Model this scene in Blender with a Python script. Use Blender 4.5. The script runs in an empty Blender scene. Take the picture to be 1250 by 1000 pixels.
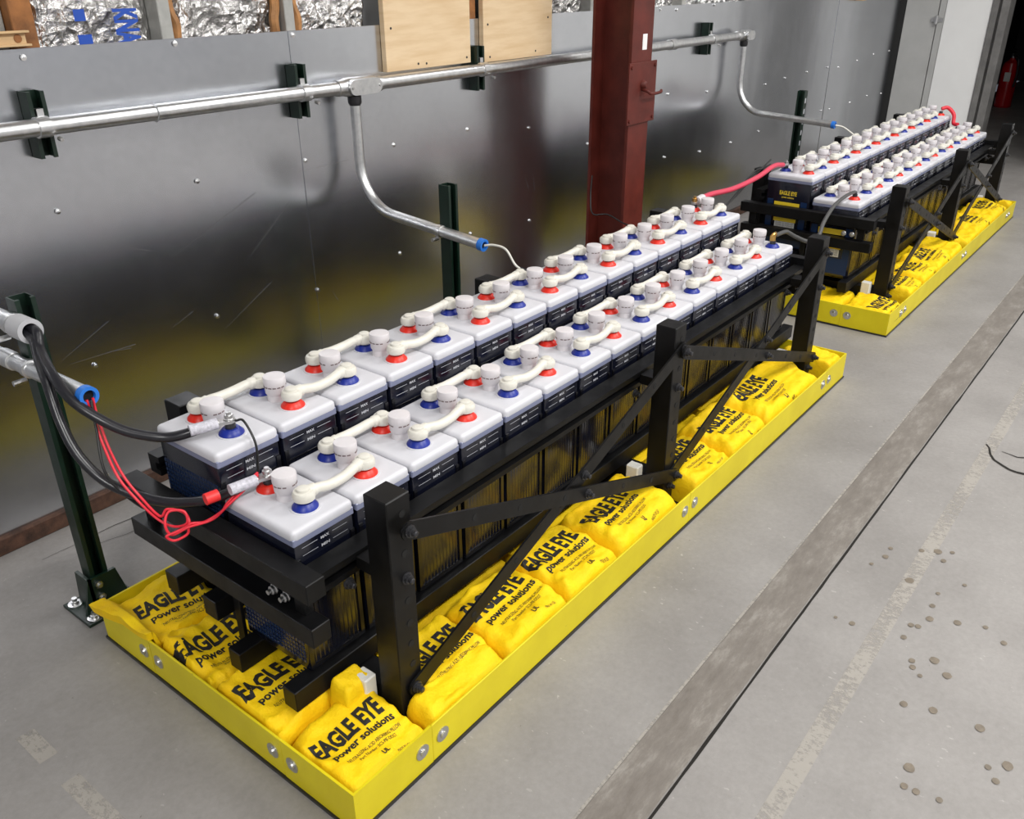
import bpy, bmesh, math, random
from mathutils import Vector, Matrix, noise
random.seed(7)
scene = bpy.context.scene
COL = scene.collection

# ------------------------------------------------------------------ camera, world, lights, exposure
FPX = 1062.4918
RC = ((0.61757316, -0.78649423, -0.00549701), (-0.35771727, -0.27464963, -0.89252783), (0.70045824, 0.55316761, -0.45095881))
cam = bpy.data.cameras.new('camera')
cam.sensor_fit = 'HORIZONTAL'; cam.sensor_width = 36.0; cam.lens = 36.0 * FPX / 1250.0
cam.clip_start = 0.05; cam.clip_end = 60
camo = bpy.data.objects.new('camera', cam); COL.objects.link(camo)
cx, cy, cz = [Vector(r) for r in RC]
M3 = Matrix((cx, -cy, -cz)).transposed()
camo.matrix_world = Matrix.Translation((-0.6416, -0.8599, 1.3662)) @ M3.to_4x4()
scene.camera = camo

world = bpy.data.worlds.new('world'); scene.world = world; world.use_nodes = True
world.node_tree.nodes['Background'].inputs[0].default_value = (0.80, 0.86, 1.0, 1)
world.node_tree.nodes['Background'].inputs[1].default_value = 0.10
scene.view_settings.view_transform = 'Standard'; scene.view_settings.look = 'None'
scene.view_settings.gamma = 1.0; scene.view_settings.exposure = 0.34
scene.view_settings.use_curve_mapping = False

def area(name, loc, sx, sy, power, color=(1, 0.985, 0.96)):
    l = bpy.data.lights.new(name, 'AREA'); l.shape = 'RECTANGLE'; l.size = sx; l.size_y = sy; l.energy = power; l.color = color
    o = bpy.data.objects.new(name, l); COL.objects.link(o); o.location = loc
    return o
LAMPS = [(-3.3, -2.0, 112), (0.6, -2.3, 84), (3.6, -2.3, 100), (-0.3, -0.3, 9), (2.7, -0.3, 22), (5.2, -0.3, 24), (0.4, -5.0, 70), (4.4, -5.0, 70)]
LAMP_Z = 3.55
for i, (lx, ly, pw) in enumerate(LAMPS):
    area('fluorescent_light', (lx, ly, LAMP_Z - 0.075), 1.9, 0.28, pw)

# ------------------------------------------------------------------ materials
def new_mat(name):
    m = bpy.data.materials.new(name); m.use_nodes = True
    nt = m.node_tree
    return m, nt, nt.nodes['Principled BSDF']

def ramp(nt, stops):
    r = nt.nodes.new('ShaderNodeValToRGB')
    el = r.color_ramp.elements
    while len(el) < len(stops): el.new(0.5)
    for e, (p, c) in zip(el, stops):
        e.position = p; e.color = (*c, 1) if len(c) == 3 else c
    return r

def coords(nt, scale=(1, 1, 1), kind='Object'):
    tc = nt.nodes.new('ShaderNodeTexCoord'); mp = nt.nodes.new('ShaderNodeMapping')
    mp.inputs['Scale'].default_value = scale
    nt.links.new(tc.outputs[kind], mp.inputs['Vector'])
    return mp.outputs['Vector']

def nz(nt, vec, scale, detail=4, rough=0.6):
    n = nt.nodes.new('ShaderNodeTexNoise'); n.inputs['Scale'].default_value = scale
    n.inputs['Detail'].default_value = detail; n.inputs['Roughness'].default_value = rough
    nt.links.new(vec, n.inputs['Vector'])
    return n.outputs['Fac']

def mixc(nt, fac, a, b, mode='MIX'):
    m = nt.nodes.new('ShaderNodeMix'); m.data_type = 'RGBA'; m.blend_type = mode
    if isinstance(fac, (int, float)): m.inputs[0].default_value = fac
    else: nt.links.new(fac, m.inputs[0])
    for s, v in ((6, a), (7, b)):
        if isinstance(v, tuple): m.inputs[s].default_value = (*v, 1)
        else: nt.links.new(v, m.inputs[s])
    return m.outputs[2]

def mathn(nt, op, a, b=0.0):
    m = nt.nodes.new('ShaderNodeMath'); m.operation = op
    for s, v in ((0, a), (1, b)):
        if isinstance(v, (int, float)): m.inputs[s].default_value = v
        else: nt.links.new(v, m.inputs[s])
    return m.outputs[0]

def bump(nt, bs, h, strength, dist):
    b = nt.nodes.new('ShaderNodeBump'); b.inputs['Strength'].default_value = strength; b.inputs['Distance'].default_value = dist
    nt.links.new(h, b.inputs['Height']); nt.links.new(b.outputs[0], bs.inputs['Normal'])

def simple(name, col, rough=0.5, metal=0.0, var=0.0, vscale=30, coat=0.0, spec=None, bmp=0.0, bscale=60):
    m, nt, bs = new_mat(name)
    bs.inputs['Base Color'].default_value = (*col, 1); bs.inputs['Roughness'].default_value = rough; bs.inputs['Metallic'].default_value = metal
    if coat: bs.inputs['Coat Weight'].default_value = coat; bs.inputs['Coat Roughness'].default_value = 0.06
    if spec is not None: bs.inputs['Specular IOR Level'].default_value = spec
    if var or bmp:
        v = coords(nt)
        if var:
            f = nz(nt, v, vscale, 5)
            r = ramp(nt, [(0.3, tuple(c * (1 - var) for c in col)), (0.7, tuple(min(1, c * (1 + var * 0.6)) for c in col))])
            nt.links.new(f, r.inputs[0]); nt.links.new(r.outputs[0], bs.inputs['Base Color'])
            rr = ramp(nt, [(0.3, (max(0, rough - 0.08),) * 3), (0.7, (min(1, rough + 0.1),) * 3)])
            nt.links.new(nz(nt, v, vscale * 0.6, 3), rr.inputs[0]); nt.links.new(rr.outputs[0], bs.inputs['Roughness'])
        if bmp: bump(nt, bs, nz(nt, v, bscale, 4), bmp, 0.003)
    return m

M = {}
M['black_paint'] = simple('black_powder_coat', (0.0050, 0.0050, 0.0055), 0.40, var=0.4, vscale=25, spec=0.24)
M['black_rubber'] = simple('black_cable_rubber', (0.014, 0.014, 0.018), 0.28)
M['black_hole'] = simple('bolt_hole_black', (0.002, 0.002, 0.002), 0.8)
M['jar'] = simple('dark_navy_jar_plastic', (0.004, 0.005, 0.012), 0.20, spec=0.75)
M['jar_rib'] = simple('dark_jar_rib_plastic', (0.004, 0.004, 0.006), 0.22)
M['jar_blue'] = simple('blue_jar_end_plastic', (0.010, 0.028, 0.085), 0.22)
M['lid'] = simple('pale_grey_lid_plastic', (0.62, 0.62, 0.66), 0.38, var=0.05, vscale=18)
M['lid_skirt'] = simple('lavender_lid_skirt_plastic', (0.20, 0.22, 0.33), 0.30)
M['boot'] = simple('ivory_boot_plastic', (0.70, 0.68, 0.61), 0.36, var=0.07, vscale=40)
M['vent'] = simple('white_vent_cap_plastic', (0.68, 0.65, 0.67), 0.34, var=0.05, vscale=40)
M['vent_line'] = simple('vent_slot_shadow_plastic', (0.16, 0.12, 0.12), 0.6)
M['red'] = simple('red_seal_plastic', (0.74, 0.022, 0.008), 0.38)
M['blue'] = simple('blue_seal_plastic', (0.006, 0.022, 0.26), 0.38)
M['bluecap'] = simple('bright_blue_bushing_plastic', (0.02, 0.17, 0.62), 0.35)
M['print_white'] = simple('white_print', (0.50, 0.51, 0.55), 0.5)
M['print_black'] = simple('black_ink_print', (0.012, 0.010, 0.008), 0.7)
M['print_yellow'] = simple('yellow_print', (0.85, 0.62, 0.03), 0.5)
M['print_blue'] = simple('blue_ink_print', (0.01, 0.07, 0.42), 0.5)
M['sticker'] = simple('white_sticker_paper', (0.75, 0.75, 0.72), 0.6, var=0.1, vscale=90)
M['brass'] = simple('brass_stud_metal', (0.62, 0.38, 0.12), 0.3, metal=1.0)
M['zinc'] = simple('zinc_bolt_metal', (0.62, 0.62, 0.62), 0.32, metal=1.0)
M['dark_bolt'] = simple('blackened_bolt_metal', (0.05, 0.05, 0.055), 0.35, metal=0.6)
M['wire_red'] = simple('red_wire_insulation', (0.70, 0.02, 0.04), 0.4)
M['wire_pink'] = simple('pink_red_cable_insulation', (0.62, 0.05, 0.10), 0.4)
M['wire_black'] = simple('thin_black_wire_insulation', (0.01, 0.01, 0.01), 0.4)
M['tape_red'] = simple('red_tape', (0.75, 0.03, 0.03), 0.45)
M['wire_grey'] = simple('grey_wire_insulation', (0.06, 0.06, 0.06), 0.4)
M['shrink'] = simple('lug_sleeve_plastic', (0.55, 0.54, 0.60), 0.45, var=0.35, vscale=160)
M['green'] = simple('dark_green_strut_paint', (0.003, 0.016, 0.009), 0.40, var=0.3, vscale=20)
M['white_plastic'] = simple('white_plastic_block', (0.72, 0.71, 0.66), 0.5, var=0.08)
M['maroon'] = simple('maroon_primer_paint', (0.112, 0.020, 0.014), 0.45, spec=0.3, var=0.35, vscale=9, bmp=0.1, bscale=90)
M['rust'] = simple('rusty_brown_metal', (0.075, 0.034, 0.020), 0.8, var=0.7, vscale=26, bmp=0.4, bscale=60)
M['wood'] = simple('pale_pine_wood', (0.62, 0.42, 0.22), 0.6, var=0.15, vscale=14)
M['stud_wood'] = simple('brown_stud_wood', (0.30, 0.12, 0.035), 0.7, var=0.45, vscale=18, bmp=0.3)
M['stud_metal'] = simple('grey_stud_metal', (0.42, 0.42, 0.40), 0.5, metal=0.4, var=0.15)
M['kraft'] = simple('kraft_paper_fold', (0.42, 0.20, 0.07), 0.6, var=0.4, vscale=30)
M['scratch'] = simple('pale_scratch', (0.17, 0.17, 0.165), 0.5)
M['screw'] = simple('bright_screw_metal', (0.85, 0.85, 0.85), 0.25, metal=1.0)
M['door_grey'] = simple('light_grey_door_paint', (0.42, 0.42, 0.41), 0.5, var=0.08, vscale=6)
M['door_white'] = simple('white_panel_paint', (0.80, 0.80, 0.79), 0.45, var=0.03, vscale=5)
M['jamb'] = simple('dark_grey_jamb_paint', (0.16, 0.155, 0.15), 0.5, var=0.3, vscale=10)
M['dark_wall_and_gap'] = simple('dark_corridor_paint_and_gap_shade', (0.02, 0.02, 0.02), 0.8)
M['ext_red'] = simple('extinguisher_red_paint', (0.45, 0.008, 0.012), 0.25)
M['wall_paint'] = simple('off_white_wall_paint', (0.40, 0.41, 0.43), 0.8, var=0.06, vscale=2)
M['bright_wall'] = simple('white_wall_paint', (0.74, 0.74, 0.73), 0.7, var=0.04, vscale=2)
M['ceiling'] = simple('grey_ceiling_paint', (0.42, 0.42, 0.42), 0.9)
M['brown_panel'] = simple('brown_crate_board', (0.10, 0.06, 0.04), 0.7, var=0.3)
M['lamp_shell'] = simple('white_lamp_housing', (0.7, 0.7, 0.7), 0.5)
M['tape_white'] = simple('white_paper_tag', (0.8, 0.8, 0.8), 0.6)
M['pvc'] = simple('grey_pvc_bushing', (0.46, 0.46, 0.48), 0.45)
M['crackmat'] = simple('crack_black', (0.010, 0.008, 0.006), 0.95)
M['stain'] = simple('brown_drip_stain', (0.165, 0.135, 0.100), 0.55, var=0.3, vscale=60)

def m_steel():
    m, nt, bs = new_mat('galvanized_sheet_steel')
    bs.inputs['Metallic'].default_value = 1.0
    v = coords(nt)
    f = nz(nt, v, 2.2, 5)
    r = ramp(nt, [(0.3, (0.56, 0.575, 0.61)), (0.7, (0.65, 0.665, 0.70))])
    nt.links.new(f, r.inputs[0])
    sp = nz(nt, v, 45, 2)
    r2 = ramp(nt, [(0.35, (0.975, 0.975, 0.975)), (0.65, (1.02, 1.02, 1.02))])
    nt.links.new(sp, r2.inputs[0])
    c = mixc(nt, 1.0, r.outputs[0], r2.outputs[0], 'MULTIPLY')
    nt.links.new(c, bs.inputs['Base Color'])
    rr = ramp(nt, [(0.3, (0.225,) * 3), (0.7, (0.250,) * 3)])
    nt.links.new(nz(nt, v, 5, 4), rr.inputs[0])
    nt.links.new(mathn(nt, 'ADD', rr.outputs[0], mathn(nt, 'MULTIPLY', sp, 0.02)), bs.inputs['Roughness'])
    vb = coords(nt, (1, 1, 0.35))
    bump(nt, bs, nz(nt, vb, 3.2, 2, 0.4), 0.22, 0.02)
    return m
M['steel'] = m_steel()

def m_conduit():
    m, nt, bs = new_mat('galvanized_conduit_steel')
    bs.inputs['Metallic'].default_value = 1.0
    v = coords(nt); f = nz(nt, v, 40, 4)
    r = ramp(nt, [(0.3, (0.60, 0.61, 0.62)), (0.7, (0.80, 0.80, 0.80))])
    nt.links.new(f, r.inputs[0]); nt.links.new(r.outputs[0], bs.inputs['Base Color'])
    bs.inputs['Roughness'].default_value = 0.33
    return m
M['conduit'] = m_conduit()

def m_concrete():
    m, nt, bs = new_mat('painted_grey_concrete')
    v = coords(nt)
    base = ramp(nt, [(0.28, (0.200, 0.188, 0.178)), (0.5, (0.246, 0.233, 0.222)), (0.75, (0.294, 0.280, 0.268))])
    nt.links.new(nz(nt, v, 2.4, 8, 0.62), base.inputs[0])
    fine = ramp(nt, [(0.3, (0.90, 0.90, 0.90)), (0.7, (1.07, 1.07, 1.07))])
    nt.links.new(nz(nt, v, 70, 6, 0.7), fine.inputs[0])
    c = mixc(nt, 1.0, base.outputs[0], fine.outputs[0], 'MULTIPLY')
    # pale paint flecks and scuffs
    vf = coords(nt, (1.0, 0.55, 1.0))
    fl = ramp(nt, [(0.665, (0, 0, 0)), (0.71, (1, 1, 1))]); nt.links.new(nz(nt, vf, 75, 3, 0.55), fl.inputs[0])
    big = ramp(nt, [(0.46, (0, 0, 0)), (0.62, (1, 1, 1))]); nt.links.new(nz(nt, v, 3.2, 3), big.inputs[0])
    ff = mathn(nt, 'MULTIPLY', fl.outputs[0], mathn(nt, 'MULTIPLY', big.outputs[0], 0.55))
    c = mixc(nt, ff, c, (0.48, 0.46, 0.43))
    # dark specks
    ds = ramp(nt, [(0.735, (0, 0, 0)), (0.77, (1, 1, 1))]); nt.links.new(nz(nt, coords(nt, (1, 1, 1.7)), 58, 3, 0.5), ds.inputs[0])
    c = mixc(nt, mathn(nt, 'MULTIPLY', ds.outputs[0], 0.6), c, (0.09, 0.075, 0.06))
    nt.links.new(c, bs.inputs['Base Color'])
    rr = ramp(nt, [(0.3, (0.42,) * 3), (0.7, (0.62,) * 3)]); nt.links.new(nz(nt, v, 6, 4), rr.inputs[0]); nt.links.new(rr.outputs[0], bs.inputs['Roughness'])
    bump(nt, bs, nz(nt, v, 90, 6, 0.7), 0.18, 0.003)
    return m
M['concrete'] = m_concrete()

def m_strip():
    m, nt, bs = new_mat('worn_joint_steel')
    v = coords(nt, (0.35, 1, 1))
    base = ramp(nt, [(0.28, (0.120, 0.104, 0.090)), (0.52, (0.180, 0.161, 0.142)), (0.72, (0.30, 0.28, 0.255))])
    nt.links.new(nz(nt, v, 22, 10, 0.78), base.inputs[0]); nt.links.new(base.outputs[0], bs.inputs['Base Color'])
    bs.inputs['Roughness'].default_value = 0.5
    bump(nt, bs, nz(nt, v, 60, 6), 0.3, 0.003)
    return m
M['strip'] = m_strip()

def m_linepaint():
    m, nt, bs = new_mat('worn_cream_line_paint')
    bs.inputs['Base Color'].default_value = (0.37, 0.345, 0.31, 1); bs.inputs['Roughness'].default_value = 0.6
    v = coords(nt, (1, 0.6, 1)); f = nz(nt, v, 85, 5, 0.75); g = nz(nt, coords(nt), 6, 3)
    r = ramp(nt, [(0.38, (0, 0, 0)), (0.53, (0.8, 0.8, 0.8))])
    nt.links.new(mathn(nt, 'ADD', mathn(nt, 'MULTIPLY', f, 0.6), mathn(nt, 'MULTIPLY', g, 0.4)), r.inputs[0])
    nt.links.new(r.outputs[0], bs.inputs['Alpha'])
    return m
M['linepaint'] = m_linepaint()

def m_tray():
    m, nt, bs = new_mat('yellow_tray_enamel')
    v = coords(nt)
    r = ramp(nt, [(0.3, (0.62, 0.50, 0.008)), (0.7, (0.72, 0.60, 0.014))]); nt.links.new(nz(nt, v, 7, 5), r.inputs[0])
    d = ramp(nt, [(0.70, (0, 0, 0)), (0.75, (1, 1, 1))]); nt.links.new(nz(nt, coords(nt, (1, 1, 2)), 60, 3), d.inputs[0])
    c = mixc(nt, mathn(nt, 'MULTIPLY', d.outputs[0], 0.5), r.outputs[0], (0.20, 0.14, 0.02))
    nt.links.new(c, bs.inputs['Base Color']); bs.inputs['Roughness'].default_value = 0.42; bs.inputs['Specular IOR Level'].default_value = 0.3
    bump(nt, bs, nz(nt, v, 160, 3), 0.05, 0.002)
    return m
M['tray'] = m_tray()

def m_pillow():
    m, nt, bs = new_mat('yellow_pillow_fabric')
    v = coords(nt)
    r = ramp(nt, [(0.3, (0.86, 0.53, 0.003)), (0.55, (0.91, 0.62, 0.005)), (0.8, (0.95, 0.70, 0.010))]); nt.links.new(nz(nt, v, 9, 5), r.inputs[0])
    nt.links.new(r.outputs[0], bs.inputs['Base Color']); bs.inputs['Roughness'].default_value = 0.62
    bs.inputs['Specular IOR Level'].default_value = 0.25
    bump(nt, bs, nz(nt, v, 40, 6, 0.7), 0.55, 0.008)
    return m
M['pillow'] = m_pillow()

def m_ply():
    m, nt, bs = new_mat('pale_plywood_veneer')
    v = coords(nt, (1.2, 1, 9))
    r = ramp(nt, [(0.35, (0.66, 0.47, 0.27)), (0.6, (0.76, 0.58, 0.37)), (0.72, (0.70, 0.50, 0.30))]); nt.links.new(nz(nt, v, 3.5, 6, 0.55), r.inputs[0])
    nt.links.new(r.outputs[0], bs.inputs['Base Color']); bs.inputs['Roughness'].default_value = 0.55
    return m
M['ply'] = m_ply()

def m_foil():
    m, nt, bs = new_mat('crumpled_aluminium_foil')
    bs.inputs['Metallic'].default_value = 0.95; bs.inputs['Base Color'].default_value = (0.72, 0.71, 0.70, 1); bs.inputs['Roughness'].default_value = 0.22
    v = coords(nt); vo = nt.nodes.new('ShaderNodeTexVoronoi'); vo.feature = 'F1'; vo.inputs['Scale'].default_value = 38
    nt.links.new(v, vo.inputs['Vector'])
    bump(nt, bs, mathn(nt, 'ADD', vo.outputs['Distance'], nz(nt, v, 22, 5, 0.7)), 0.9, 0.02)
    return m
M['foil'] = m_foil()

# ------------------------------------------------------------------ mesh helpers
class MB:
    """collects shapes in world (or local) coordinates; build() links them as one mesh object"""
    def __init__(s): s.bm = bmesh.new()
    def box(s, x0, x1, y0, y1, z0, z1, bev=0.0, seg=2):
        t = bmesh.new(); bmesh.ops.create_cube(t, size=1.0)
        for v in t.verts:
            v.co = Vector(((x0 + x1) / 2 + v.co.x * (x1 - x0), (y0 + y1) / 2 + v.co.y * (y1 - y0), (z0 + z1) / 2 + v.co.z * (z1 - z0)))
        if bev: bmesh.ops.bevel(t, geom=list(t.edges), offset=bev, segments=seg, affect='EDGES', profile=0.5)
        s._add(t); return s
    def _add(s, t, mtx=None):
        if mtx is not None: bmesh.ops.transform(t, matrix=mtx, verts=t.verts)
        me = bpy.data.meshes.new('tmp'); t.to_mesh(me); t.free(); s.bm.from_mesh(me); bpy.data.meshes.remove(me)
    def lathe(s, base, prof, n=20, axis=(0, 0, 1), cap=True):
        """prof = [(radius, height)] along axis from base"""
        base = Vector(base); ax = Vector(axis).normalized()
        q = Vector((0, 0, 1)).rotation_difference(ax).to_matrix()
        rings = []
        for r, h in prof:
            rings.append([s.bm.verts.new(base + q @ Vector((r * math.cos(2 * math.pi * i / n), r * math.sin(2 * math.pi * i / n), h))) for i in range(n)])
        for a, b in zip(rings, rings[1:]):
            for i in range(n): s.bm.faces.new((a[i], a[(i + 1) % n], b[(i + 1) % n], b[i]))
        if cap:
            s.bm.faces.new(list(reversed(rings[0]))); s.bm.faces.new(rings[-1])
        return s
    def cyl(s, p0, p1, r, n=14, r1=None):
        p0 = Vector(p0); p1 = Vector(p1)
        return s.lathe(p0, [(r, 0), (r if r1 is None else r1, (p1 - p0).length)], n, p1 - p0)
    def tube(s, pts, r, n=10, rads=None):
        pts = [Vector(p) for p in pts]; rings = []; up = None
        for i, p in enumerate(pts):
            d = (pts[min(i + 1, len(pts) - 1)] - pts[max(i - 1, 0)]).normalized()
            if up is None: up = d.orthogonal().normalized()
            up = (up - d * up.dot(d)).normalized(); sd = d.cross(up)
            rr = rads[i] if rads else r
            rings.append([s.bm.verts.new(p + rr * (math.cos(2 * math.pi * k / n) * up + math.sin(2 * math.pi * k / n) * sd)) for k in range(n)])
        for a, b in zip(rings, rings[1:]):
            for k in range(n): s.bm.faces.new((a[k], a[(k + 1) % n], b[(k + 1) % n], b[k]))
        s.bm.faces.new(list(reversed(rings[0]))); s.bm.faces.new(rings[-1])
        return s
    def pipe(s, p0, p1, ro, ri, n=20):
        """open hollow pipe end: outer wall, rim and inner wall"""
        p0 = Vector(p0); p1 = Vector(p1); L = (p1 - p0).length
        return s.lathe(p0, [(ro, 0), (ro, L), (ri, L), (ri, L * 0.02)], n, p1 - p0)
    def prism(s, poly, axis, a0, a1):
        """poly: 2-D points in the plane across axis; extruded from a0 to a1"""
        def P(u, w, a): return {'x': (a, u, w), 'y': (u, a, w), 'z': (u, w, a)}[axis]
        A = [s.bm.verts.new(P(u, w, a0)) for u, w in poly]; B = [s.bm.verts.new(P(u, w, a1)) for u, w in poly]; n = len(poly)
        s.bm.faces.new(A); s.bm.faces.new(list(reversed(B)))
        for i in range(n): s.bm.faces.new((A[i], B[i], B[(i + 1) % n], A[(i + 1) % n]))
        return s
    def flat(s, pts):
        s.bm.faces.new([s.bm.verts.new(p) for p in pts]); return s
    def mesh(s, name, mat, org=(0, 0, 0), smooth=35, recalc=True):
        if recalc: bmesh.ops.recalc_face_normals(s.bm, faces=s.bm.faces)
        if org != (0, 0, 0): bmesh.ops.translate(s.bm, verts=s.bm.verts, vec=-Vector(org))
        me = bpy.data.meshes.new(name); s.bm.to_mesh(me); s.bm.free()
        me.materials.append(mat if not isinstance(mat, str) else M[mat])
        if smooth:
            me.shade_smooth(); me.set_sharp_from_angle(angle=math.radians(smooth))
        return me
    def build(s, name, mat, parent=None, smooth=35, label=None):
        """vertices given in world coordinates; child of parent (an Empty or mesh without rotation)"""
        org = tuple(origin_of(parent)) if parent is not None else (0, 0, 0)
        o = bpy.data.objects.new(name, s.mesh(name, mat, org, smooth)); COL.objects.link(o)
        if parent is not None: o.parent = parent
        if label: o['label'] = label
        return o

ORG = {}
def origin_of(o):
    p = Vector((0, 0, 0))
    while o is not None:
        p += o.location; o = o.parent
    return p
def thing(name, label, cat, loc=(0, 0, 0), group=None, kind=None):
    o = bpy.data.objects.new(name, None); COL.objects.link(o); o.location = loc; o.empty_display_size = 0.05
    if label: o['label'] = label
    if cat: o['category'] = cat
    if group: o['group'] = group
    if kind: o['kind'] = kind
    return o
def tag(o, label, cat, group=None, kind=None):
    if label: o['label'] = label
    if cat: o['category'] = cat
    if group: o['group'] = group
    if kind: o['kind'] = kind
    return o
def inst(name, me, parent=None, loc=(0, 0, 0), rot=None):
    o = bpy.data.objects.new(name, me); COL.objects.link(o); o.parent = parent; o.location = loc
    if rot: o.rotation_euler = rot
    return o
def struct(name, mb, mat, smooth=35, label=None):
    o = mb.build(name, mat, None, smooth); o['kind'] = 'structure'
    if label: o['label'] = label
    return o
def spline(pts, n=8):
    """Catmull-Rom through pts"""
    P = [Vector(p) for p in pts]; P = [2 * P[0] - P[1]] + P + [2 * P[-1] - P[-2]]; out = []
    for i in range(1, len(P) - 2):
        a, b, c, d = P[i - 1:i + 3]
        for k in range(n):
            t = k / n
            out.append(0.5 * ((2 * b) + (c - a) * t + (2 * a - 5 * b + 4 * c - d) * t * t + (3 * b - a - 3 * c + d) * t ** 3))
    out.append(P[-2]); return out

_txt = {}
def text_geo(body, thick=0.0, maxlen=0.0):
    """flat text triangles centred on x, cap height 1, as (verts, faces); long edges split so it can be draped"""
    key = (body, thick, maxlen)
    if key in _txt: return _txt[key]
    cu = bpy.data.curves.new('t', 'FONT'); cu.body = body; cu.size = 1.0; cu.resolution_u = 2; cu.offset = thick; cu.align_x = 'CENTER'
    cu.space_line = 1.0
    ob = bpy.data.objects.new('t', cu); COL.objects.link(ob)
    bpy.context.view_layer.update()
    me = bpy.data.meshes.new_from_object(ob.evaluated_get(bpy.context.evaluated_depsgraph_get()))
    bpy.data.objects.remove(ob); bpy.data.curves.remove(cu)
    bm = bmesh.new(); bm.from_mesh(me); bpy.data.meshes.remove(me)
    for v in bm.verts: v.co /= 0.70
    bmesh.ops.triangulate(bm, faces=bm.faces)
    if maxlen:
        for _ in range(3):
            es = [e for e in bm.edges if e.calc_length() > maxlen]
            if not es: break
            bmesh.ops.subdivide_edges(bm, edges=es, cuts=1); bmesh.ops.triangulate(bm, faces=bm.faces)
    bm.verts.ensure_lookup_table()
    bm.verts.index_update()
    res = ([tuple(v.co) for v in bm.verts], [tuple(v.index for v in f.verts) for f in bm.faces]); bm.free()
    _txt[key] = res
    return res
def text_width(body, thick=0.0):
    vs = text_geo(body, thick)[0]; return max(v[0] for v in vs) - min(v[0] for v in vs)
def text_into(mb, body, width, height, mapf, thick=0.0, maxlen=0.0):
    vs, fs = text_geo(body, thick, maxlen); x0 = min(v[0] for v in vs); x1 = max(v[0] for v in vs)
    sx = width / (x1 - x0); mid = (x0 + x1) / 2
    V = [mb.bm.verts.new(mapf((v[0] - mid) * sx, v[1] * height)) for v in vs]
    for f in fs:
        try: mb.bm.faces.new([V[i] for i in f])
        except ValueError: pass

# ------------------------------------------------------------------ the room
WY = 1.36          # face of the steel sheets on the left wall
XE = 7.06          # face of the end wall with the white panel
fl = MB().box(-4.5, 13.5, -6.6, 1.45, -0.1, 0.0)
floor = struct('floor', fl, 'concrete', 0, 'grey painted concrete floor with scuffs and drips')
# embedded worn steel joint strip and the open joint beside it
MB().box(-4.4, 7.0, -0.386, -0.286, 0.0, 0.0022, 0.0008, 1).build('joint_strip', 'strip', floor, 0, 'brown worn steel joint strip set in the floor')
g = MB(); random.seed(3)
xs = [-4.4 + 0.06 * i for i in range(190)]
top = [(x, -0.3885 + 0.0022 * noise.noise((x * 6, 0, 0)), 0.0016) for x in xs]; bot = [(x, -0.3935 - 0.004 * abs(noise.noise((x * 9, 3, 0))), 0.0016) for x in xs]
for i in range(len(xs) - 1): g.flat([top[i], top[i + 1], bot[i + 1], bot[i]])
g.build('joint_gap', 'crackmat', floor, 0)
MB().flat([(-4.4, -0.577, .0006), (7.0, -0.577, .0006), (7.0, -0.539, .0006), (-4.4, -0.539, .0006)]).build('painted_line', 'linepaint', floor, 0, 'worn cream line painted on the floor')
MB().flat([(-0.272, 0.10, .0006), (-0.236, 0.10, .0006), (-0.236, 0.52, .0006), (-0.272, 0.52, .0006)]).flat([(-0.272, 0.60, .0006), (-0.236, 0.60, .0006), (-0.236, 0.70, .0006), (-0.272, 0.70, .0006)]).build('painted_line', 'linepaint', floor, 0)
MB().flat([(-4.4, -0.285, .0006), (7.0, -0.285, .0006), (7.0, -0.279, .0006), (-4.4, -0.279, .0006)]).build('cement_edge', 'linepaint', floor, 0)
# drips: position from the photograph, on the floor plane
DRIPS = [(1.488, -0.544, 0.008), (1.509, -0.579, 0.012), (1.528, -0.610, 0.007), (1.476, -0.601, 0.008), (1.339, -0.556, 0.012), (1.403, -0.478, 0.009), (1.449, -0.477, 0.007), (1.350, -0.459, 0.006), (1.272, -0.628, 0.008), (1.219, -0.636, 0.010), (1.244, -0.691, 0.010), (1.175, -0.622, 0.008), (1.170, -0.608, 0.008), (1.117, -0.607, 0.008), (1.050, -0.644, 0.008), (1.030, -0.651, 0.008), (1.081, -0.683, 0.012), (1.049, -0.717, 0.011), (1.013, -0.671, 0.006), (0.908, -0.668, 0.009), (0.935, -0.808, 0.011), (1.235, -0.791, 0.008), (1.267, -0.746, 0.007), (1.329, -0.626, 0.006), (1.403, -0.669, 0.006), (0.747, -0.725, 0.012), (0.867, -0.872, 0.012), (0.841, -0.843, 0.007), (0.815, -0.862, 0.008), (0.698, -0.730, 0.008), (0.699, -0.751, 0.008), (0.706, -0.790, 0.007), (1.092, -0.498, 0.008), (0.927, -0.721, 0.010), (1.090, -0.460, 0.005)]
for i, (x, y, r) in enumerate(DRIPS):
    s = MB(); n = 14
    s.flat([(x + r * (1 + .18 * noise.noise((i * 7.1, k * 1.3, 0))) * math.cos(2 * math.pi * k / n), y + r * .85 * (1 + .18 * noise.noise((i * 7.1, k * 1.3, 2))) * math.sin(2 * math.pi * k / n), 0.0014) for k in range(n)])
    s.build('stain', 'stain', floor, 0)
def crack(pts, w, name='crack'):
    c = MB()
    for i in range(len(pts) - 1):
        (x0, y0), (x1, y1) = pts[i], pts[i + 1]
        d = Vector((x1 - x0, y1 - y0)); nrm = Vector((-d.y, d.x)).normalized(); wa = w * (0.5 + 1.2 * (i / len(pts))); wb = w * (0.5 + 1.2 * ((i + 1) / len(pts)))
        c.flat([(x0 - nrm.x * wa, y0 - nrm.y * wa, .0016), (x0 + nrm.x * wa, y0 + nrm.y * wa, .0016), (x1 + nrm.x * wb, y1 + nrm.y * wb, .0016), (x1 - nrm.x * wb, y1 - nrm.y * wb, .0016)])
    return c.build(name, 'crackmat', floor, 0)
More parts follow.
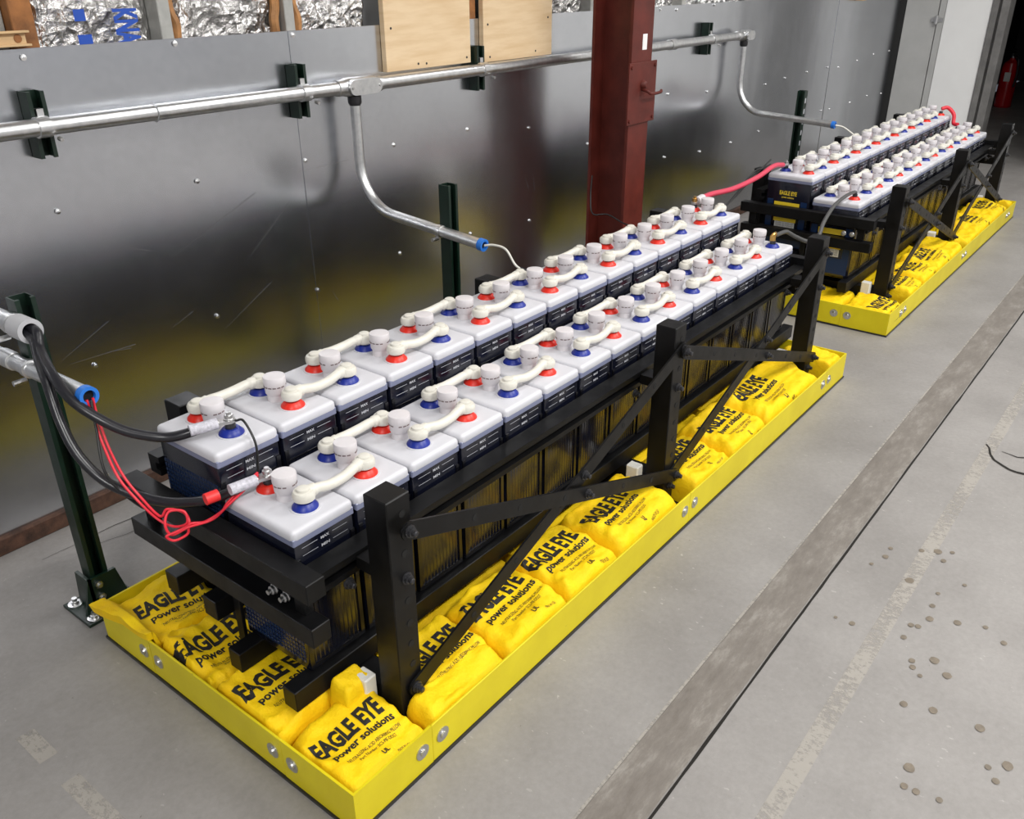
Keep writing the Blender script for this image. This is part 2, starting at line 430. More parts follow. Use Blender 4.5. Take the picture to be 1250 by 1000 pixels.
crack([(2.21, -0.543), (2.19, -0.556), (2.148, -0.568), (2.118, -0.584), (2.099, -0.609), (2.081, -0.635), (2.077, -0.655), (2.08, -0.677), (2.089, -0.704), (2.10, -0.76)], 0.0045)
crack([(2.189, -0.593), (2.183, -0.622), (2.178, -0.639), (2.19, -0.659)], 0.0022)
for wob in (0, 1):
    pts = [(-0.05 + .05 * i, 1.25 - .06 * wob + 0.03 * noise.noise((i * .37, wob * 5.0, 1))) for i in range(12)]
    crack(pts[2 + wob * 2: 8 + wob * 3], 0.0009)

wall = MB().box(-4.5, XE + 0.12, 1.45, 1.60, 0, 3.8)
wall_left = struct('wall_left', wall, 'wall_paint', 0, 'left wall clad with galvanized steel sheets')
# steel sheets, each its own piece, lapping the next
SEAM = [-1.32, 1.125, 3.283, 5.685, XE - 0.035]
for i in range(4):
    MB().box(SEAM[i], SEAM[i + 1] + (0.012 if i < 3 else 0), WY - (0.0022 if i % 2 else 0.0), WY + 0.002, 0.05, 1.211, 0.0006, 1).build('steel_sheet', 'steel', wall_left, 0)
MB().box(-4.4, -1.33, WY, WY + 0.002, 0.05, 1.211).build('steel_sheet', 'steel', wall_left, 0)
# backing board behind the sheets
MB().box(-4.45, XE - 0.03, WY + 0.002, 1.45, 0.045, 1.15).build('backing', 'stud_metal', wall_left, 0)
SCREWS = [(0.358, 1.192), (0.752, 1.199), (1.141, 1.199), (1.136, 0.84), (0.352, 0.837), (0.75, 0.843), (0.743, 0.443), (0.353, 0.419), (1.908, 0.835), (2.288, 0.793), (1.521, 0.833), (1.91, 0.439),
          (2.296, 0.411), (1.519, 0.452), (2.726, 0.667), (3.307, 1.195), (3.466, 1.19), (3.862, 1.2), (3.436, 0.809), (3.867, 0.779), (3.449, 0.5), (3.843, 0.471), (4.231, 0.465), (4.612, 0.48), (4.628, 0.747),
          (4.919, 0.759), (5.278, 0.764), (5.642, 0.765), (5.853, 0.749), (6.23, 0.765), (6.582, 0.785), (6.956, 0.784), (5.639, 0.485), (5.799, 0.478), (6.216, 0.478), (6.595, 0.486), (6.937, 0.471), (0.311, 0.093), (1.13, 0.42), (5.3, 0.47), (-0.04, 0.84), (-0.04, 0.44)]
sm = MB().lathe((0, 0, 0), [(0.0075, 0), (0.0075, 0.0015), (0.0045, 0.002), (0.0045, 0.006), (0.0015, 0.0068)], 8, (0, -1, 0)).mesh('screw', 'screw')
for x, z in SCREWS: inst('screw', sm, wall_left, (x, WY - 0.0022, z))
for x0, z0, x1, z1 in [(0.628, 0.650, 0.939, 0.776), (0.870, 0.579, 1.054, 0.723), (0.760, 0.395, 0.948, 0.493), (0.271, 0.461, 0.415, 0.527), (0.288, 0.444, 0.475, 0.440), (1.099, 0.810, 1.313, 0.815), (1.189, 0.400, 1.210, 0.362), (0.391, 0.444, 0.461, 0.433), (0.510, 0.708, 0.570, 0.685), (2.261, 0.603, 2.289, 0.548), (2.318, 0.604, 2.330, 0.534), (0.593, 0.452, 0.666, 0.481)]:
    d = Vector((x1 - x0, z1 - z0)); nn_ = Vector((-d.y, d.x)).normalized() * 0.0005; pts = []
    mbs = MB(); yy = WY - 0.0026
    mbs.flat([(x0 - nn_.x * .3, yy, z0 - nn_.y * .3), (x1 - nn_.x, yy, z1 - nn_.y), (x1 + nn_.x, yy, z1 + nn_.y), (x0 + nn_.x * .3, yy, z0 + nn_.y * .3)])
    mbs.build('scratch', 'scratch', wall_left, 0)
MB().box(-4.4, XE - 0.05, WY - 0.014, WY + 0.09, 0.0, 0.05, 0.004, 1).build('baseboard_left', 'rust', None)['kind'] = 'structure'
bpy.data.objects['baseboard_left']['label'] = 'rusty brown sill along the foot of the steel wall'

MB().box(-4.5, 13.5, -6.7, -6.5, 0, 3.8).build('wall_right', 'wall_paint', None, 0)['kind'] = 'structure'
MB().box(-4.6, -4.45, -6.6, 1.6, 0, 3.8).build('wall_back', 'wall_paint', None, 0)['kind'] = 'structure'
MB().box(-4.6, 13.5, -6.6, 1.6, 3.8, 3.9).build('ceiling', 'ceiling', None, 0)['kind'] = 'structure'
MB().box(13.3, 13.5, -6.6, 3.0, 0, 3.8).build('wall_corridor', 'dark_wall_and_gap', None, 0)['kind'] = 'structure'
# end wall: header over the wide doorway, wall right of it, panel part left of it
ew = MB().box(XE, XE + 0.12, -6.5, 0.12, 0, 3.8).box(XE, XE + 0.12, 0.12, 0.60, 2.3, 3.8).box(XE + 0.02, XE + 0.12, 0.60, 1.45, 0, 3.8)
wall_front = struct('wall_front', ew, 'bright_wall', 0, 'far end wall around the open doorway')
MB().box(XE - 0.001, XE + 0.02, 1.30, 1.45, 0, 3.8).build('corner_shadow_gap', 'dark_wall_and_gap', wall_front, 0)  # near-black strip: the shade of the corner gap is put into its colour
MB().box(XE - 0.012, XE + 0.02, 1.075, 1.315, 0, 2.5, 0.002, 1).build('grey_panel', 'door_grey', wall_front)
MB().box(XE - 0.020, XE + 0.02, 1.022, 1.068, 0, 2.5, 0.002, 1).build('grey_strip', 'door_grey', wall_front)
MB().box(XE - 0.026, XE + 0.02, 0.708, 1.020, 0, 2.5, 0.003, 1).build('white_panel', 'door_white', wall_front, label='glossy white door panel')
jb = MB().box(XE - 0.040, XE + 0.02, 0.66, 0.705, 0, 2.55, 0.003, 1).box(XE - 0.055, XE + 0.12, 0.585, 0.640, 0, 2.55, 0.003, 1).box(XE - 0.01, XE + 0.02, 0.64, 0.66, 0, 2.55)
jb.build('door_jamb', 'jamb', wall_front)
MB().cyl((XE - 0.034, 1.072, 0.98), (XE - 0.034, 1.072, 1.04), 0.012).box(XE - 0.026, XE - 0.019, 1.03, 1.11, 0.995, 1.025).build('hinge', 'zinc', wall_front)
# corridor behind: left side wall and ceiling beam in the dark
MB().box(XE + 0.12, 13.3, 1.60, 1.75, 0, 3.8).build('wall_corridor_left', 'dark_wall_and_gap', None, 0)['kind'] = 'structure'
MB().box(XE + 0.12, 13.3, -6.5, -6.4, 0, 3.8).build('wall_corridor_right', 'dark_wall_and_gap', None, 0)['kind'] = 'structure'

# lamps on the ceiling (out of frame)
for i, (lx, ly, pw) in enumerate(LAMPS):
    t = thing('ceiling_lamp', 'long white fluorescent lamp under the ceiling, number %d of eight' % (i + 1), 'lamp', (lx, ly, LAMP_Z), 'fluorescent ceiling lamps')
    t['label'] = ['%s fluorescent ceiling lamp over the %s' % (a, b) for a, b in (('near', 'open floor'), ('middle', 'open floor'), ('far', 'open floor'), ('near', 'battery racks'), ('middle', 'battery racks'), ('far', 'battery racks'), ('near', 'opposite wall'), ('far', 'opposite wall'))][i]
    MB().box(lx - 0.98, lx + 0.98, ly - 0.17, ly + 0.17, LAMP_Z - 0.06, LAMP_Z, 0.01).build('housing', 'lamp_shell', t)
    for sx in (-0.7, 0.7): MB().cyl((lx + sx, ly, LAMP_Z), (lx + sx, ly, 3.8), 0.006, 6).build('hanger', 'zinc', t)

# ------------------------------------------------------------------ above the sheets: studs, foil insulation, plywood
def stud(x0, x1, mat, label, y0=1.362):
    o = MB().box(x0, x1, y0, 1.45, 1.152, 2.9, 0.002, 1).build('wall_stud', mat)
    return tag(o, label, 'stud')
stud(0.352, 0.405, 'stud_wood', 'brown wooden stud above the wall sheets, leftmost')
stud(0.722, 0.757, 'stud_metal', 'grey metal stud left of the bay with foil above second sheet screw')
stud(1.124, 1.158, 'stud_metal', 'grey metal stud standing over the first sheet seam')
stud(1.925, 1.975, 'stud_wood', 'wooden stud in the gap between the two plywood boards')
stud(2.72, 2.755, 'stud_metal', 'grey metal stud just behind the maroon column')
stud(3.52, 3.555, 'stud_metal', 'grey metal stud right of the maroon column')
def insul(x0, x1, seed, label, y=1.405, mat='foil'):
    mb = MB(); nx = max(10, int((x1 - x0) / 0.011)); nzv = 48; z0, z1 = 1.155, 1.62
    V = []
    for j in range(nzv + 1):
        row = []
        for i in range(nx + 1):
            u = i / nx; x = x0 + (x1 - x0) * u; z = z0 + (z1 - z0) * j / nzv
            e = min(u, 1 - u) * (x1 - x0)
            d = 0.030 * noise.noise((x * 14 + seed, z * 16, 0)) + 0.022 * noise.turbulence((x * 24 + seed, z * 24, 2), 3, True)
            d *= 0.35 + 0.65 * max(0, min(1, (1.31 - z) / 0.07)) if seed % 2 else 1.0
            yy = y - d * min(1, e / 0.03) + 0.012 * max(0, 1 - e / 0.02)
            row.append(mb.bm.verts.new((x, max(1.364, min(1.446, yy)), z)))
        V.append(row)
    for j in range(nzv):
        for i in range(nx): mb.bm.faces.new((V[j][i], V[j][i + 1], V[j + 1][i + 1], V[j + 1][i]))
    o = mb.mesh('foil_insulation', mat, (0, 0, 0), 0)
    o.shade_flat()
    ob = inst('foil_insulation', o); return tag(ob, label, 'insulation', 'foil insulation above the sheets')
tag(MB().box(-1.3, 0.350, 1.395, 1.44, 1.152, 2.9, 0.002, 1).build('grey_board', 'stud_metal'), 'grey board behind the small pine batten at the left edge', 'board')
b1 = insul(0.408, 0.720, 1, 'crumpled foil insulation bay printed with big blue letters')
insul(0.760, 1.122, 2, 'crumpled foil insulation bay between the two grey studs')
insul(1.160, 1.478, 4, 'crumpled foil insulation bay left of the first plywood board')
insul(2.41, 2.718, 6, 'foil insulation bay between plywood board and maroon column')
insul(2.757, 3.518, 8, 'foil insulation strip peeking out right of the maroon column')
insul(3.557, 4.4, 10, 'foil insulation strip over the sheets near the wall conduit end')
def kraft(x, z, s):
    mb = MB(); mb.tube(spline([(x, 1.388, 1.18), (x + .008 * s, 1.384, 1.24), (x - .004 * s, 1.388, 1.30), (x + .01 * s, 1.386, 1.5)], 5), 0.014, 7); return mb
for x, s, lab in ((0.772, 1, 'brown kraft paper flange folded right of the second stud'), (1.108, -1, 'brown kraft paper flange folded left of the seam stud'), (1.176, 1, 'brown kraft paper flange folded right of the seam stud')):
    tag(kraft(x, 1.2, s).build('kraft_flange', 'kraft'), lab, 'paper flange')
# printed lettering on the foil: letters run downwards
pl = MB()
text_into(pl, 'KNAUF', 0.125, 0.058, lambda u, v: Vector((0.603 + v, 1.3635, 1.2235 - u)), 0.045)
pl.build('printed_lettering', 'print_blue', b1, 0)
MB().box(0.500, 0.528, 1.3632, 1.3637, 1.262, 1.288).build('printed_mark', 'print_blue', b1, 0)
MB().box(0.500, 0.535, 1.3632, 1.3637, 1.205, 1.232).build('printed_mark', 'print_blue', b1, 0)
# small pine batten at the left edge
bt = thing('pine_batten', 'small pale pine batten with a knot at the top left corner', 'batten', (0.1, 1.34, 1.216))
MB().box(-0.6, 0.376, 1.338, 1.359, 1.2165, 1.2215, 0.001, 1).box(-0.6, 0.376, 1.338, 1.359, 1.2445, 1.2495, 0.001, 1).box(-0.6, 0.370, 1.350, 1.359, 1.2215, 1.2445).build('frame', 'wood', bt)
MB().lathe((0.352, 1.350, 1.233), [(0.009, 0), (0.009, 0.002), (0.005, 0.0025)], 10, (0, -1, 0)).build('knot', 'stud_wood', bt)
def plyboard(x0, x1, z0, label, scr):
    t = thing('plywood_board', label, 'board', ((x0 + x1) / 2, WY, z0))
    MB().box(x0, x1, WY - 0.0245, WY - 0.0035, z0, 2.28, 0.001, 1).build('panel', 'ply', t, 0)
    for x, z in scr: MB().lathe((x, WY - 0.0243, z), [(0.004, 0), (0.004, 0.0012)], 8, (0, -1, 0)).build('screw', 'dark_bolt', t)
plyboard(1.492, 1.912, 1.069, 'wide pale plywood board fixed over the steel, left of the gap', [(1.52, 1.20), (1.64, 1.085), (1.89, 1.088), (1.68, 1.083)])
plyboard(1.985, 2.408, 1.063, 'wide pale plywood board fixed over the steel, right of the gap', [(2.01, 1.19), (2.02, 1.08), (2.30, 1.083), (2.38, 1.2)])
wb = thing('wood_offcut', 'short pine offcut screwed high on the far steel sheet', 'wood block', (5.95, WY, 1.16))
MB().box(5.86, 5.97, WY - 0.04, WY - 0.004, 1.185, 1.31, 0.002, 1).build('block', 'wood', wb)
MB().box(5.98, 6.06, WY - 0.055, WY - 0.004, 1.165, 1.32, 0.002, 1).build('cleat', 'wood', wb)

# ------------------------------------------------------------------ maroon column (wide-flange)
cx0, cx1, cy0, cy1 = 2.469, 2.622, 1.0, 1.184
colm = thing('steel_column', 'maroon painted steel column standing in front of the wall', 'column', ((cx0 + cx1) / 2, (cy0 + cy1) / 2, 0))
xm = (cx0 + cx1) / 2; tf = 0.012; tw = 0.005
MB().prism([(cx0, cy0), (cx1, cy0), (cx1, cy0 + tf), (xm + tw, cy0 + tf), (xm + tw, cy1 - tf), (cx1, cy1 - tf), (cx1, cy1), (cx0, cy1), (cx0, cy1 - tf), (xm - tw, cy1 - tf), (xm - tw, cy0 + tf), (cx0, cy0 + tf)], 'z', 0.012, 3.8).build('shaft', 'maroon', colm, 0)
MB().box(cx0 - .05, cx1 + .05, cy0 - .05, cy1 + .05, 0, 0.012).build('base_plate', 'maroon', colm, 0)
pt = MB().box(2.446, 2.655, cy0 - 0.008, cy0, 0.812, 1.042, 0.001, 1).build('cover_plate', 'maroon', colm, 0)
for x in (2.462, 2.640):
    for z in (0.828, 1.026): MB().lathe((x, cy0 - 0.008, z), [(0.008, 0), (0.007, 0.005)], 6, (0, -1, 0)).build('bolt', 'maroon', pt, 0)
MB().tube(spline([(2.545, cy0 - 0.01, 0.940), (2.545, cy0 - 0.035, 0.935), (2.56, cy0 - 0.045, 0.925), (2.63, cy0 - 0.045, 0.925), (2.645, cy0 - 0.04, 0.93)], 5), 0.006, 8).lathe((2.55, cy0 - 0.008, 0.958), [(0.018, 0), (0.015, 0.012), (0.008, 0.018)], 10, (0, -1, 0)).build('handle', 'maroon', pt)
MB().box(2.545, 2.578, cy0 - 0.0012, cy0, 1.085, 1.142).build('paper_tag', 'tape_white', colm, 0)

# ------------------------------------------------------------------ struts, conduits
CY, CZ, CR = 1.296, 1.046, 0.0202
DR = 0.0165
def strut_profile(w=0.041, d=0.041, t=0.003):
    """C channel opening towards -v: points in (u, v)"""
    h = w / 2
    return [(-h, 0), (-h + .0095, 0), (-h + .0095, .007), (-h + t + .002, .007), (-h + t, t + .003), (-h + t, d - t), (h - t, d - t), (h - t, t + .003), (h - t - .002, .007), (h - .0095, .007), (h - .0095, 0), (h, 0), (h, d), (-h, d)]
for x, lab in ((0.346, 'short dark green strut bracket holding the conduit at the left edge'), (1.121, 'short dark green strut bracket on the first sheet seam'), (1.945, 'short dark green strut bracket below the gap between plywood boards'), (3.76, 'short dark green strut bracket right of the maroon column')):
    t = thing('strut_bracket', lab, 'bracket', (x, WY, 0.97), 'strut brackets on the wall')
    MB().prism([(x + u, WY - 0.0025 - 0.041 + v) for u, v in strut_profile()], 'z', 0.972, 1.122).build('channel', 'green', t, 20)
    MB().lathe((x - 0.026, CY, CZ), [(CR + .001, 0), (CR + .004, 0.001), (CR + .004, 0.030), (CR + .001, 0.031)], 20, (1, 0, 0)).box(x - .008, x + .008, CY - .004 + CR, CY + CR + 0.012, CZ + CR - 0.004, CZ + CR + .018).build('pipe_clamp', 'conduit', t)
    MB().cyl((x + .012, CY - .02, CZ - CR - .006), (x + .012, CY - .035, CZ - CR - .008), 0.005, 6).build('clamp_bolt', 'zinc', t)
run = thing('wall_conduit', 'long galvanized conduit running along the steel wall', 'conduit', (1.5, CY, CZ))
MB().cyl((-3.5, CY, CZ), (1.252, CY, CZ), CR, 20).build('pipe', 'conduit', run)
MB().cyl((1.402, CY, CZ), (4.06, CY, CZ), CR, 20).build('pipe', 'conduit', run)
def coupling(x, l=0.05): MB().lathe((x, CY, CZ), [(CR, 0), (CR + .004, .002), (CR + .004, l - .002), (CR, l)], 20, (1, 0, 0)).build('coupling', 'conduit', run)
coupling(0.62, 0.004); coupling(1.232, 0.025); coupling(1.397, 0.02); coupling(3.30, 0.06); coupling(4.03, 0.035)
def conduit_body(x0, x1, name):
    h = CR + 0.008; L = x1 - x0
    bm = MB().lathe((x0, CY, CZ), [(CR + .002, 0), (h, 0.02), (h, L - 0.02), (CR + .002, L)], 20, (1, 0, 0)); b = bm.build(name, 'conduit', run)
    n = 10; poly = []
    for k in range(n + 1): a = math.pi / 2 + math.pi * k / n; poly.append((x0 + .03 + .022 * math.cos(a), CZ + .0225 * math.sin(a)))
    for k in range(n + 1): a = -math.pi / 2 + math.pi * k / n; poly.append((x1 - .03 + .022 * math.cos(a), CZ + .0225 * math.sin(a)))
    MB().prism(poly, 'y', CY - h - 0.008, CY - h + .012).build('cover', 'conduit', b)
    for x in (x0 + .018, x1 - .018): MB().lathe((x, CY - h - .008, CZ), [(.005, 0), (.004, .003)], 8, (0, -1, 0)).build('cover_screw', 'zinc', b)
    return b
conduit_body(1.252, 1.402, 'junction_body')
conduit_body(4.075, 4.19, 'elbow_body')
def drop(xd, yend, zend, label, ytop=CY, tilt=0.0, bz=0.70):
    t = thing('conduit_drop', label, 'conduit', (xd, CY, zend), 'conduit drops over the racks')
    pts = [(xd, CY, CZ - .045), (xd, CY, 0.82)]
    R = 0.15
    for k in range(1, 13):
        a = math.radians(90 - tilt) * k / 12
        pts.append((xd, CY - R * (1 - math.cos(a)), 0.82 - math.sin(a) * (0.82 - bz)))
    pts.append((xd, yend, zend))
    MB().tube(pts, DR, 20).build('pipe', 'conduit', t)
    MB().lathe((xd, CY, CZ - .028), [(DR + .005, 0), (DR + .005, -.02), (DR, -.028)], 18).build('coupling', 'dark_bolt', t)
    d = (Vector(pts[-1]) - Vector(pts[-2])).normalized(); e = Vector(pts[-1])
    MB().pipe(e - d * 0.006, e + d * 0.012, DR + 0.0025, DR * 0.72).build('bushing', 'bluecap', t, 30, 'bright blue plastic bushing')
    MB().cyl(e + d * .0, e + d * 0.003, DR * .74, 16).build('pipe_mouth', 'black_hole', t)
    return t, d
dropA, _ = drop(1.305, 0.790, 0.632, 'galvanized conduit drop bending out to a blue bushing above the near rack', bz=0.664, tilt=4)
dropB, _ = drop(4.125, 0.750, 0.632, 'galvanized conduit drop bending out above the far rack', bz=0.655, tilt=3)

def floor_strut(x, y, label, holes=False):
    t = thing('strut_post', label, 'strut post', (x, y, 0), 'green strut posts between tray and wall')
    MB().prism([(x + u, y - 0.0205 + v) for u, v in strut_profile()] if not holes else [(x - 0.0205 + v, y + u) for u, v in strut_profile()], 'z', 0.008, 0.782).build('channel', 'green', t, 20)
    if holes:
        for k in range(13): MB().box(x - .006, x + .006, y - 0.0215, y - 0.020, 0.06 + k * .055, 0.085 + k * .055).build('slot', 'print_white', t, 0)
    # foot: vertical gusset plate plus base plate with two anchor bolts
    MB().prism([(x - .055, 0.008), (x + .055, 0.008), (x + .034, 0.10), (x - .034, 0.10)], 'y', y - .030, y - .0225).prism([(y - 0.03, .008), (y + .045, 0.008), (y + .03, .10), (y - 0.03, .10)], 'x', x - .034, x - .026).build('gusset', 'green', t, 0)
    bp = MB().box(x - .068, x + .068, y - .062, y + .062, 0, 0.008, 0.001, 1).build('base_plate', 'green', t)
    for bx, by in ((x - .048, y + .040), (x - .045, y - .045), (x + .048, y - .045)):
        MB().lathe((bx, by, 0.008), [(.017, 0), (.017, .003), (.009, .0035), (.009, .010), (.006, .0105), (.006, .018)], 12).build('anchor_bolt', 'zinc', bp)
    for z in (0.045, 0.08): MB().lathe((x - .012, y - .030, z), [(.009, 0), (.009, .006), (.005, .0065), (.005, .012)], 8, (0, -1, 0)).build('bolt', 'zinc', t)
    return t
p1 = floor_strut(0.058, 0.958, 'dark green strut post on the floor at the left, carrying two conduits')
p2 = floor_strut(1.300 + 0.048, 0.956, 'dark green strut post behind the near rack carrying the conduit drop')
p3 = floor_strut(4.05 + .13, 0.956, 'slotted dark green strut post beside the far rack', True)

# clamps on the posts and the two conduits ending at the left post
def ring_clamp(c, d, r, parent):
    MB().lathe(Vector(c) - Vector(d).normalized() * .009, [(r, 0), (r + .003, .001), (r + .003, .017), (r, .018)], 18, d).build('pipe_clamp', 'conduit', parent)
    MB().cyl(Vector(c) + Vector((-.012, 0, -r - .004)), Vector(c) + Vector((-.038, 0, -r - .004)), 0.006, 8).build('clamp_bolt', 'zinc', parent)
ring_clamp((1.305, 0.956, 0.646), (0, -1, -.12), DR, p2)
xl = 0.020
dl = Vector((0, -1, 0.03)).normalized()
t = thing('lower_left_conduit', 'galvanized conduit with blue bushing strapped low on the left green post', 'conduit', (xl, 0.9, 0.655))
e = Vector((xl, 0.682, 0.657)); s0 = e - dl * 0.60
MB().cyl(s0, e, DR, 20).build('pipe', 'conduit', t)
MB().pipe(e - dl * .006, e + dl * .012, DR + .0025, DR * .74).build('bushing', 'bluecap', t, 30, 'bright blue plastic bushing')
MB().cyl(e, e + dl * .003, DR * .76, 16).build('pipe_mouth', 'black_hole', t)
MB().lathe(e - dl * 0.34, [(DR, 0), (DR + .003, .002), (DR + .003, .05), (DR, .052)], 20, dl).build('coupling', 'conduit', t)
ring_clamp(e - dl * 0.225, dl, DR, p1)
xu = 0.022
t = thing('upper_left_conduit', 'grey conduit with pale collar and open mouth at the left edge', 'conduit', (xu, 1.0, 0.73))
e2 = Vector((xu, 0.858, 0.742)); d2 = Vector((0, -1, 0.02)).normalized()
MB().cyl(e2 - d2 * 0.6, e2 - d2 * 0.045, DR + .003, 20).build('pipe', 'conduit', t)
MB().pipe(e2 - d2 * .055, e2, DR + .0085, DR * .98, 24).build('collar', 'pvc', t)
MB().cyl(e2 - d2 * .05, e2 - d2 * .035, DR * .98, 16).build('pipe_mouth', 'black_hole', t)
ring_clamp(e2 - d2 * 0.075, d2, DR + .003, p1)

# ------------------------------------------------------------------ spill trays
TL, TW, TH = 2.4385, 0.833, 0.099
def tray(ox, which):
    t = thing('spill_tray', 'yellow spill containment tray under the %s battery rack' % which, 'spill tray', (ox, 0, 0), 'yellow spill trays')
    MB().box(ox - 0.004, ox + TL + 0.004, -0.004, TW + 0.004, 0.0, 0.006).build('liner', 'black_rubber', t, 0)
    th = 0.005; c = 0.197
    def wallx(x0, x1, y, s, nm='side_panel'):   # along x at y, inside towards s
        g = 0.0007
        MB().box(ox + x0 + g, ox + x1 - g, min(y, y + s * th), max(y, y + s * th), 0.006, TH, 0.0012, 1).build(nm, 'tray', t)
    def corner(x, y, sx, sy, lx=c, ly=c):
        poly = [(x, y), (x + sx * lx, y), (x + sx * lx, y + sy * th), (x + sx * th, y + sy * th), (x + sx * th, y + sy * ly), (x, y + sy * ly)]
        MB().prism([(ox + a, b) for a, b in poly], 'z', 0.006, TH).build('corner_panel', 'tray', t, 0)
    corner(0, 0, 1, 1); corner(0, TW, 1, -1); corner(TL, 0, -1, 1); corner(TL, TW, -1, -1)
    for y, s in ((0, 1), (TW, -1)):
        wallx(c, 1.226, y, s); wallx(1.226, TL - c, y, s)
    for x, s in ((0, 1), (TL, -1)):
        MB().box(ox + min(x, x + s * th), ox + max(x, x + s * th), c + .0007, TW - c - .0007, 0.006, TH, 0.0012, 1).build('end_panel', 'tray', t)
    bm_x = MB().lathe((0, 0, 0), [(.0165, 0), (.0165, .002), (.008, .0025), (.0075, .006), (.004, .0075)], 14, (0, -1, 0)).mesh('bolt', 'zinc')
    bm_y = MB().lathe((0, 0, 0), [(.0165, 0), (.0165, .002), (.008, .0025), (.0075, .006), (.004, .0075)], 14, (-1, 0, 0)).mesh('bolt', 'zinc')
    for x in (c, 1.226, TL - c):
        for d in (-0.028, 0.028): inst('bolt', bm_x, t, (x + d, 0, 0.056))
    for y in (c, TW - c):
        for d in (-0.028, 0.028): inst('bolt', bm_y, t, (0, y + d, 0.056))
    for y in (c, TW - c):
        for d in (-0.028, 0.028): inst('bolt', bm_y, t, (TL + 0.007, y + d, 0.056))
    return t
T2 = 2.946
tray(0, 'near'); tray(T2, 'far')

# ------------------------------------------------------------------ absorbent pillows
def pillow(x0, x1, y0, y1, zt, seed, label, group, text=True, tx=0.0, ty=0.0, rot=0.0, amp=1.35, tilt=(0, 0), zb=0.008, overhang=None, tscale=1.0, nn=34):
    """a stuffed bag: heightfield top with creases, rolled hem, flat underside"""
    cxp, cyp = (x0 + x1) / 2, (y0 + y1) / 2; hx, hy = (x1 - x0) / 2, (y1 - y0) / 2
    def ridged(x, y, k): return 1 - 2 * abs(noise.noise((x, y, k)))
    def top(x, y):
        u = max(-1, min(1, (x - cxp) / hx)); v = max(-1, min(1, (y - cyp) / hy))
        puff = max(0.0, (1 - u ** 10) * (1 - v ** 8)) ** 0.6
        edge = min(1 - abs(u), 1 - abs(v)); rim = 1 - min(1, edge * 2.0)
        w = 0.010 * noise.noise((x * 8 + seed * 3.1, y * 8, seed)) + 0.009 * (0.25 + rim) * ridged(x * 11 + seed, y * 14 + seed, 5) + 0.0055 * (0.2 + rim) * ridged(x * 27 + seed, y * 31, 8) + 0.0018 * noise.noise((x * 45, y * 45, seed))
        z = zb + 0.030 + (zt - zb - 0.030) * puff + amp * w * min(1, edge * 9 + 0.2) + tilt[0] * u + tilt[1] * v - 0.012 * (puff * (0.5 - v) if v < 0.5 else 0) * 0.6
        if overhang and x < 0.03:
            k = min(1, (0.03 - x) / 0.022); k = k * k * (3 - 2 * k)
            z = z * (1 - k) + k * (0.1165 + 0.6 * w + 0.008 * max(0, 1 - abs(v)))
        return max(zb + 0.012, z)
    mb = MB(); V = []; B = []
    for j in range(nn + 1):
        row = []; rowb = []
        for i in range(nn + 1):
            a = -1 + 2 * i / nn; b = -1 + 2 * j / nn
            a = math.copysign(abs(a) ** 0.85, a); b = math.copysign(abs(b) ** 0.85, b)
            wx = 0.008 * noise.noise((a * 3 + seed, b * 3, 9)); wy = 0.008 * noise.noise((a * 3 + seed, b * 3, 19))
            rc = 1 - 0.05 * (a * a * b * b) ** 2
            x = cxp + a * hx * rc + wx * (1 - abs(a)); y = cyp + b * hy * rc + wy * (1 - abs(b))
            if overhang and a < -0.6: x += 0.018 * (-a - 0.6) / 0.4 * (1 - max(0, b)) * 1.3
            row.append(mb.bm.verts.new((x, y, top(x, y))))
            xb, yb = cxp + (x - cxp) * 0.96, cyp + (y - cyp) * 0.96
            rowb.append(mb.bm.verts.new((xb, yb, 0.1005 if overhang and xb < 0.012 else zb)))
        V.append(row); B.append(rowb)
    for j in range(nn):
        for i in range(nn):
            mb.bm.faces.new((V[j][i], V[j][i + 1], V[j + 1][i + 1], V[j + 1][i])); mb.bm.faces.new((B[j][i], B[j + 1][i], B[j + 1][i + 1], B[j][i + 1]))
    def rim_of(G): return [G[0][i] for i in range(nn)] + [G[j][nn] for j in range(nn)] + [G[nn][i] for i in range(nn, 0, -1)] + [G[j][0] for j in range(nn, 0, -1)]
    ring, low = rim_of(V), rim_of(B); n = len(ring)
    for k in range(n): mb.bm.faces.new((ring[k], low[k], low[(k + 1) % n], ring[(k + 1) % n]))
    th = thing('absorbent_pillow', label, 'pillow', (cxp, cyp, zb), group)
    mb.build('bag', 'pillow', th, 60)
    if text:
        tb = MB(); cr, sr = math.cos(rot), math.sin(rot); ox, oy = tx, ty
        def mapper(du, dv):
            def f(u, v):
                u += du; v += dv; u *= tscale; v *= tscale
                x = ox + u * cr - v * sr; y = oy + u * sr + v * cr
                return Vector((x, y, top(x, y) + 0.0011))
            return f
        text_into(tb, 'EAGLE EYE', 0.175, 0.046, mapper(0, 0.022), 0.045, 0.35)
        tb.build('brand_lettering', 'print_black', th, 0)
        tb = MB(); text_into(tb, 'power solutions', 0.165, 0.019, mapper(0.012, -0.006), 0.03, 0.6)
        tb.build('tagline_lettering', 'print_black', th, 0)
        tb = MB()
        text_into(tb, 'NEUTRALIZING ACID ABSORBING PILLOW', 0.145, 0.0085, mapper(0.018, -0.030), 0.0, 1.6)
        text_into(tb, 'Part Number: SCS-PIF-DDST', 0.10, 0.0085, mapper(0.018, -0.043), 0.0, 1.6)
        text_into(tb, 'UL', 0.016, 0.012, mapper(0.02, -0.066), 0.03, 1.0)
        text_into(tb, 'MADE IN USA', 0.035, 0.006, mapper(0.06, -0.076), 0.0, 1.6)
        sp = tb.build('small_print', 'print_black', th, 0); sp['kind'] = 'stuff'
    return th
PG = 'printed yellow absorbent pillows in the near tray'
PF = 'printed yellow absorbent pillows in the far tray'
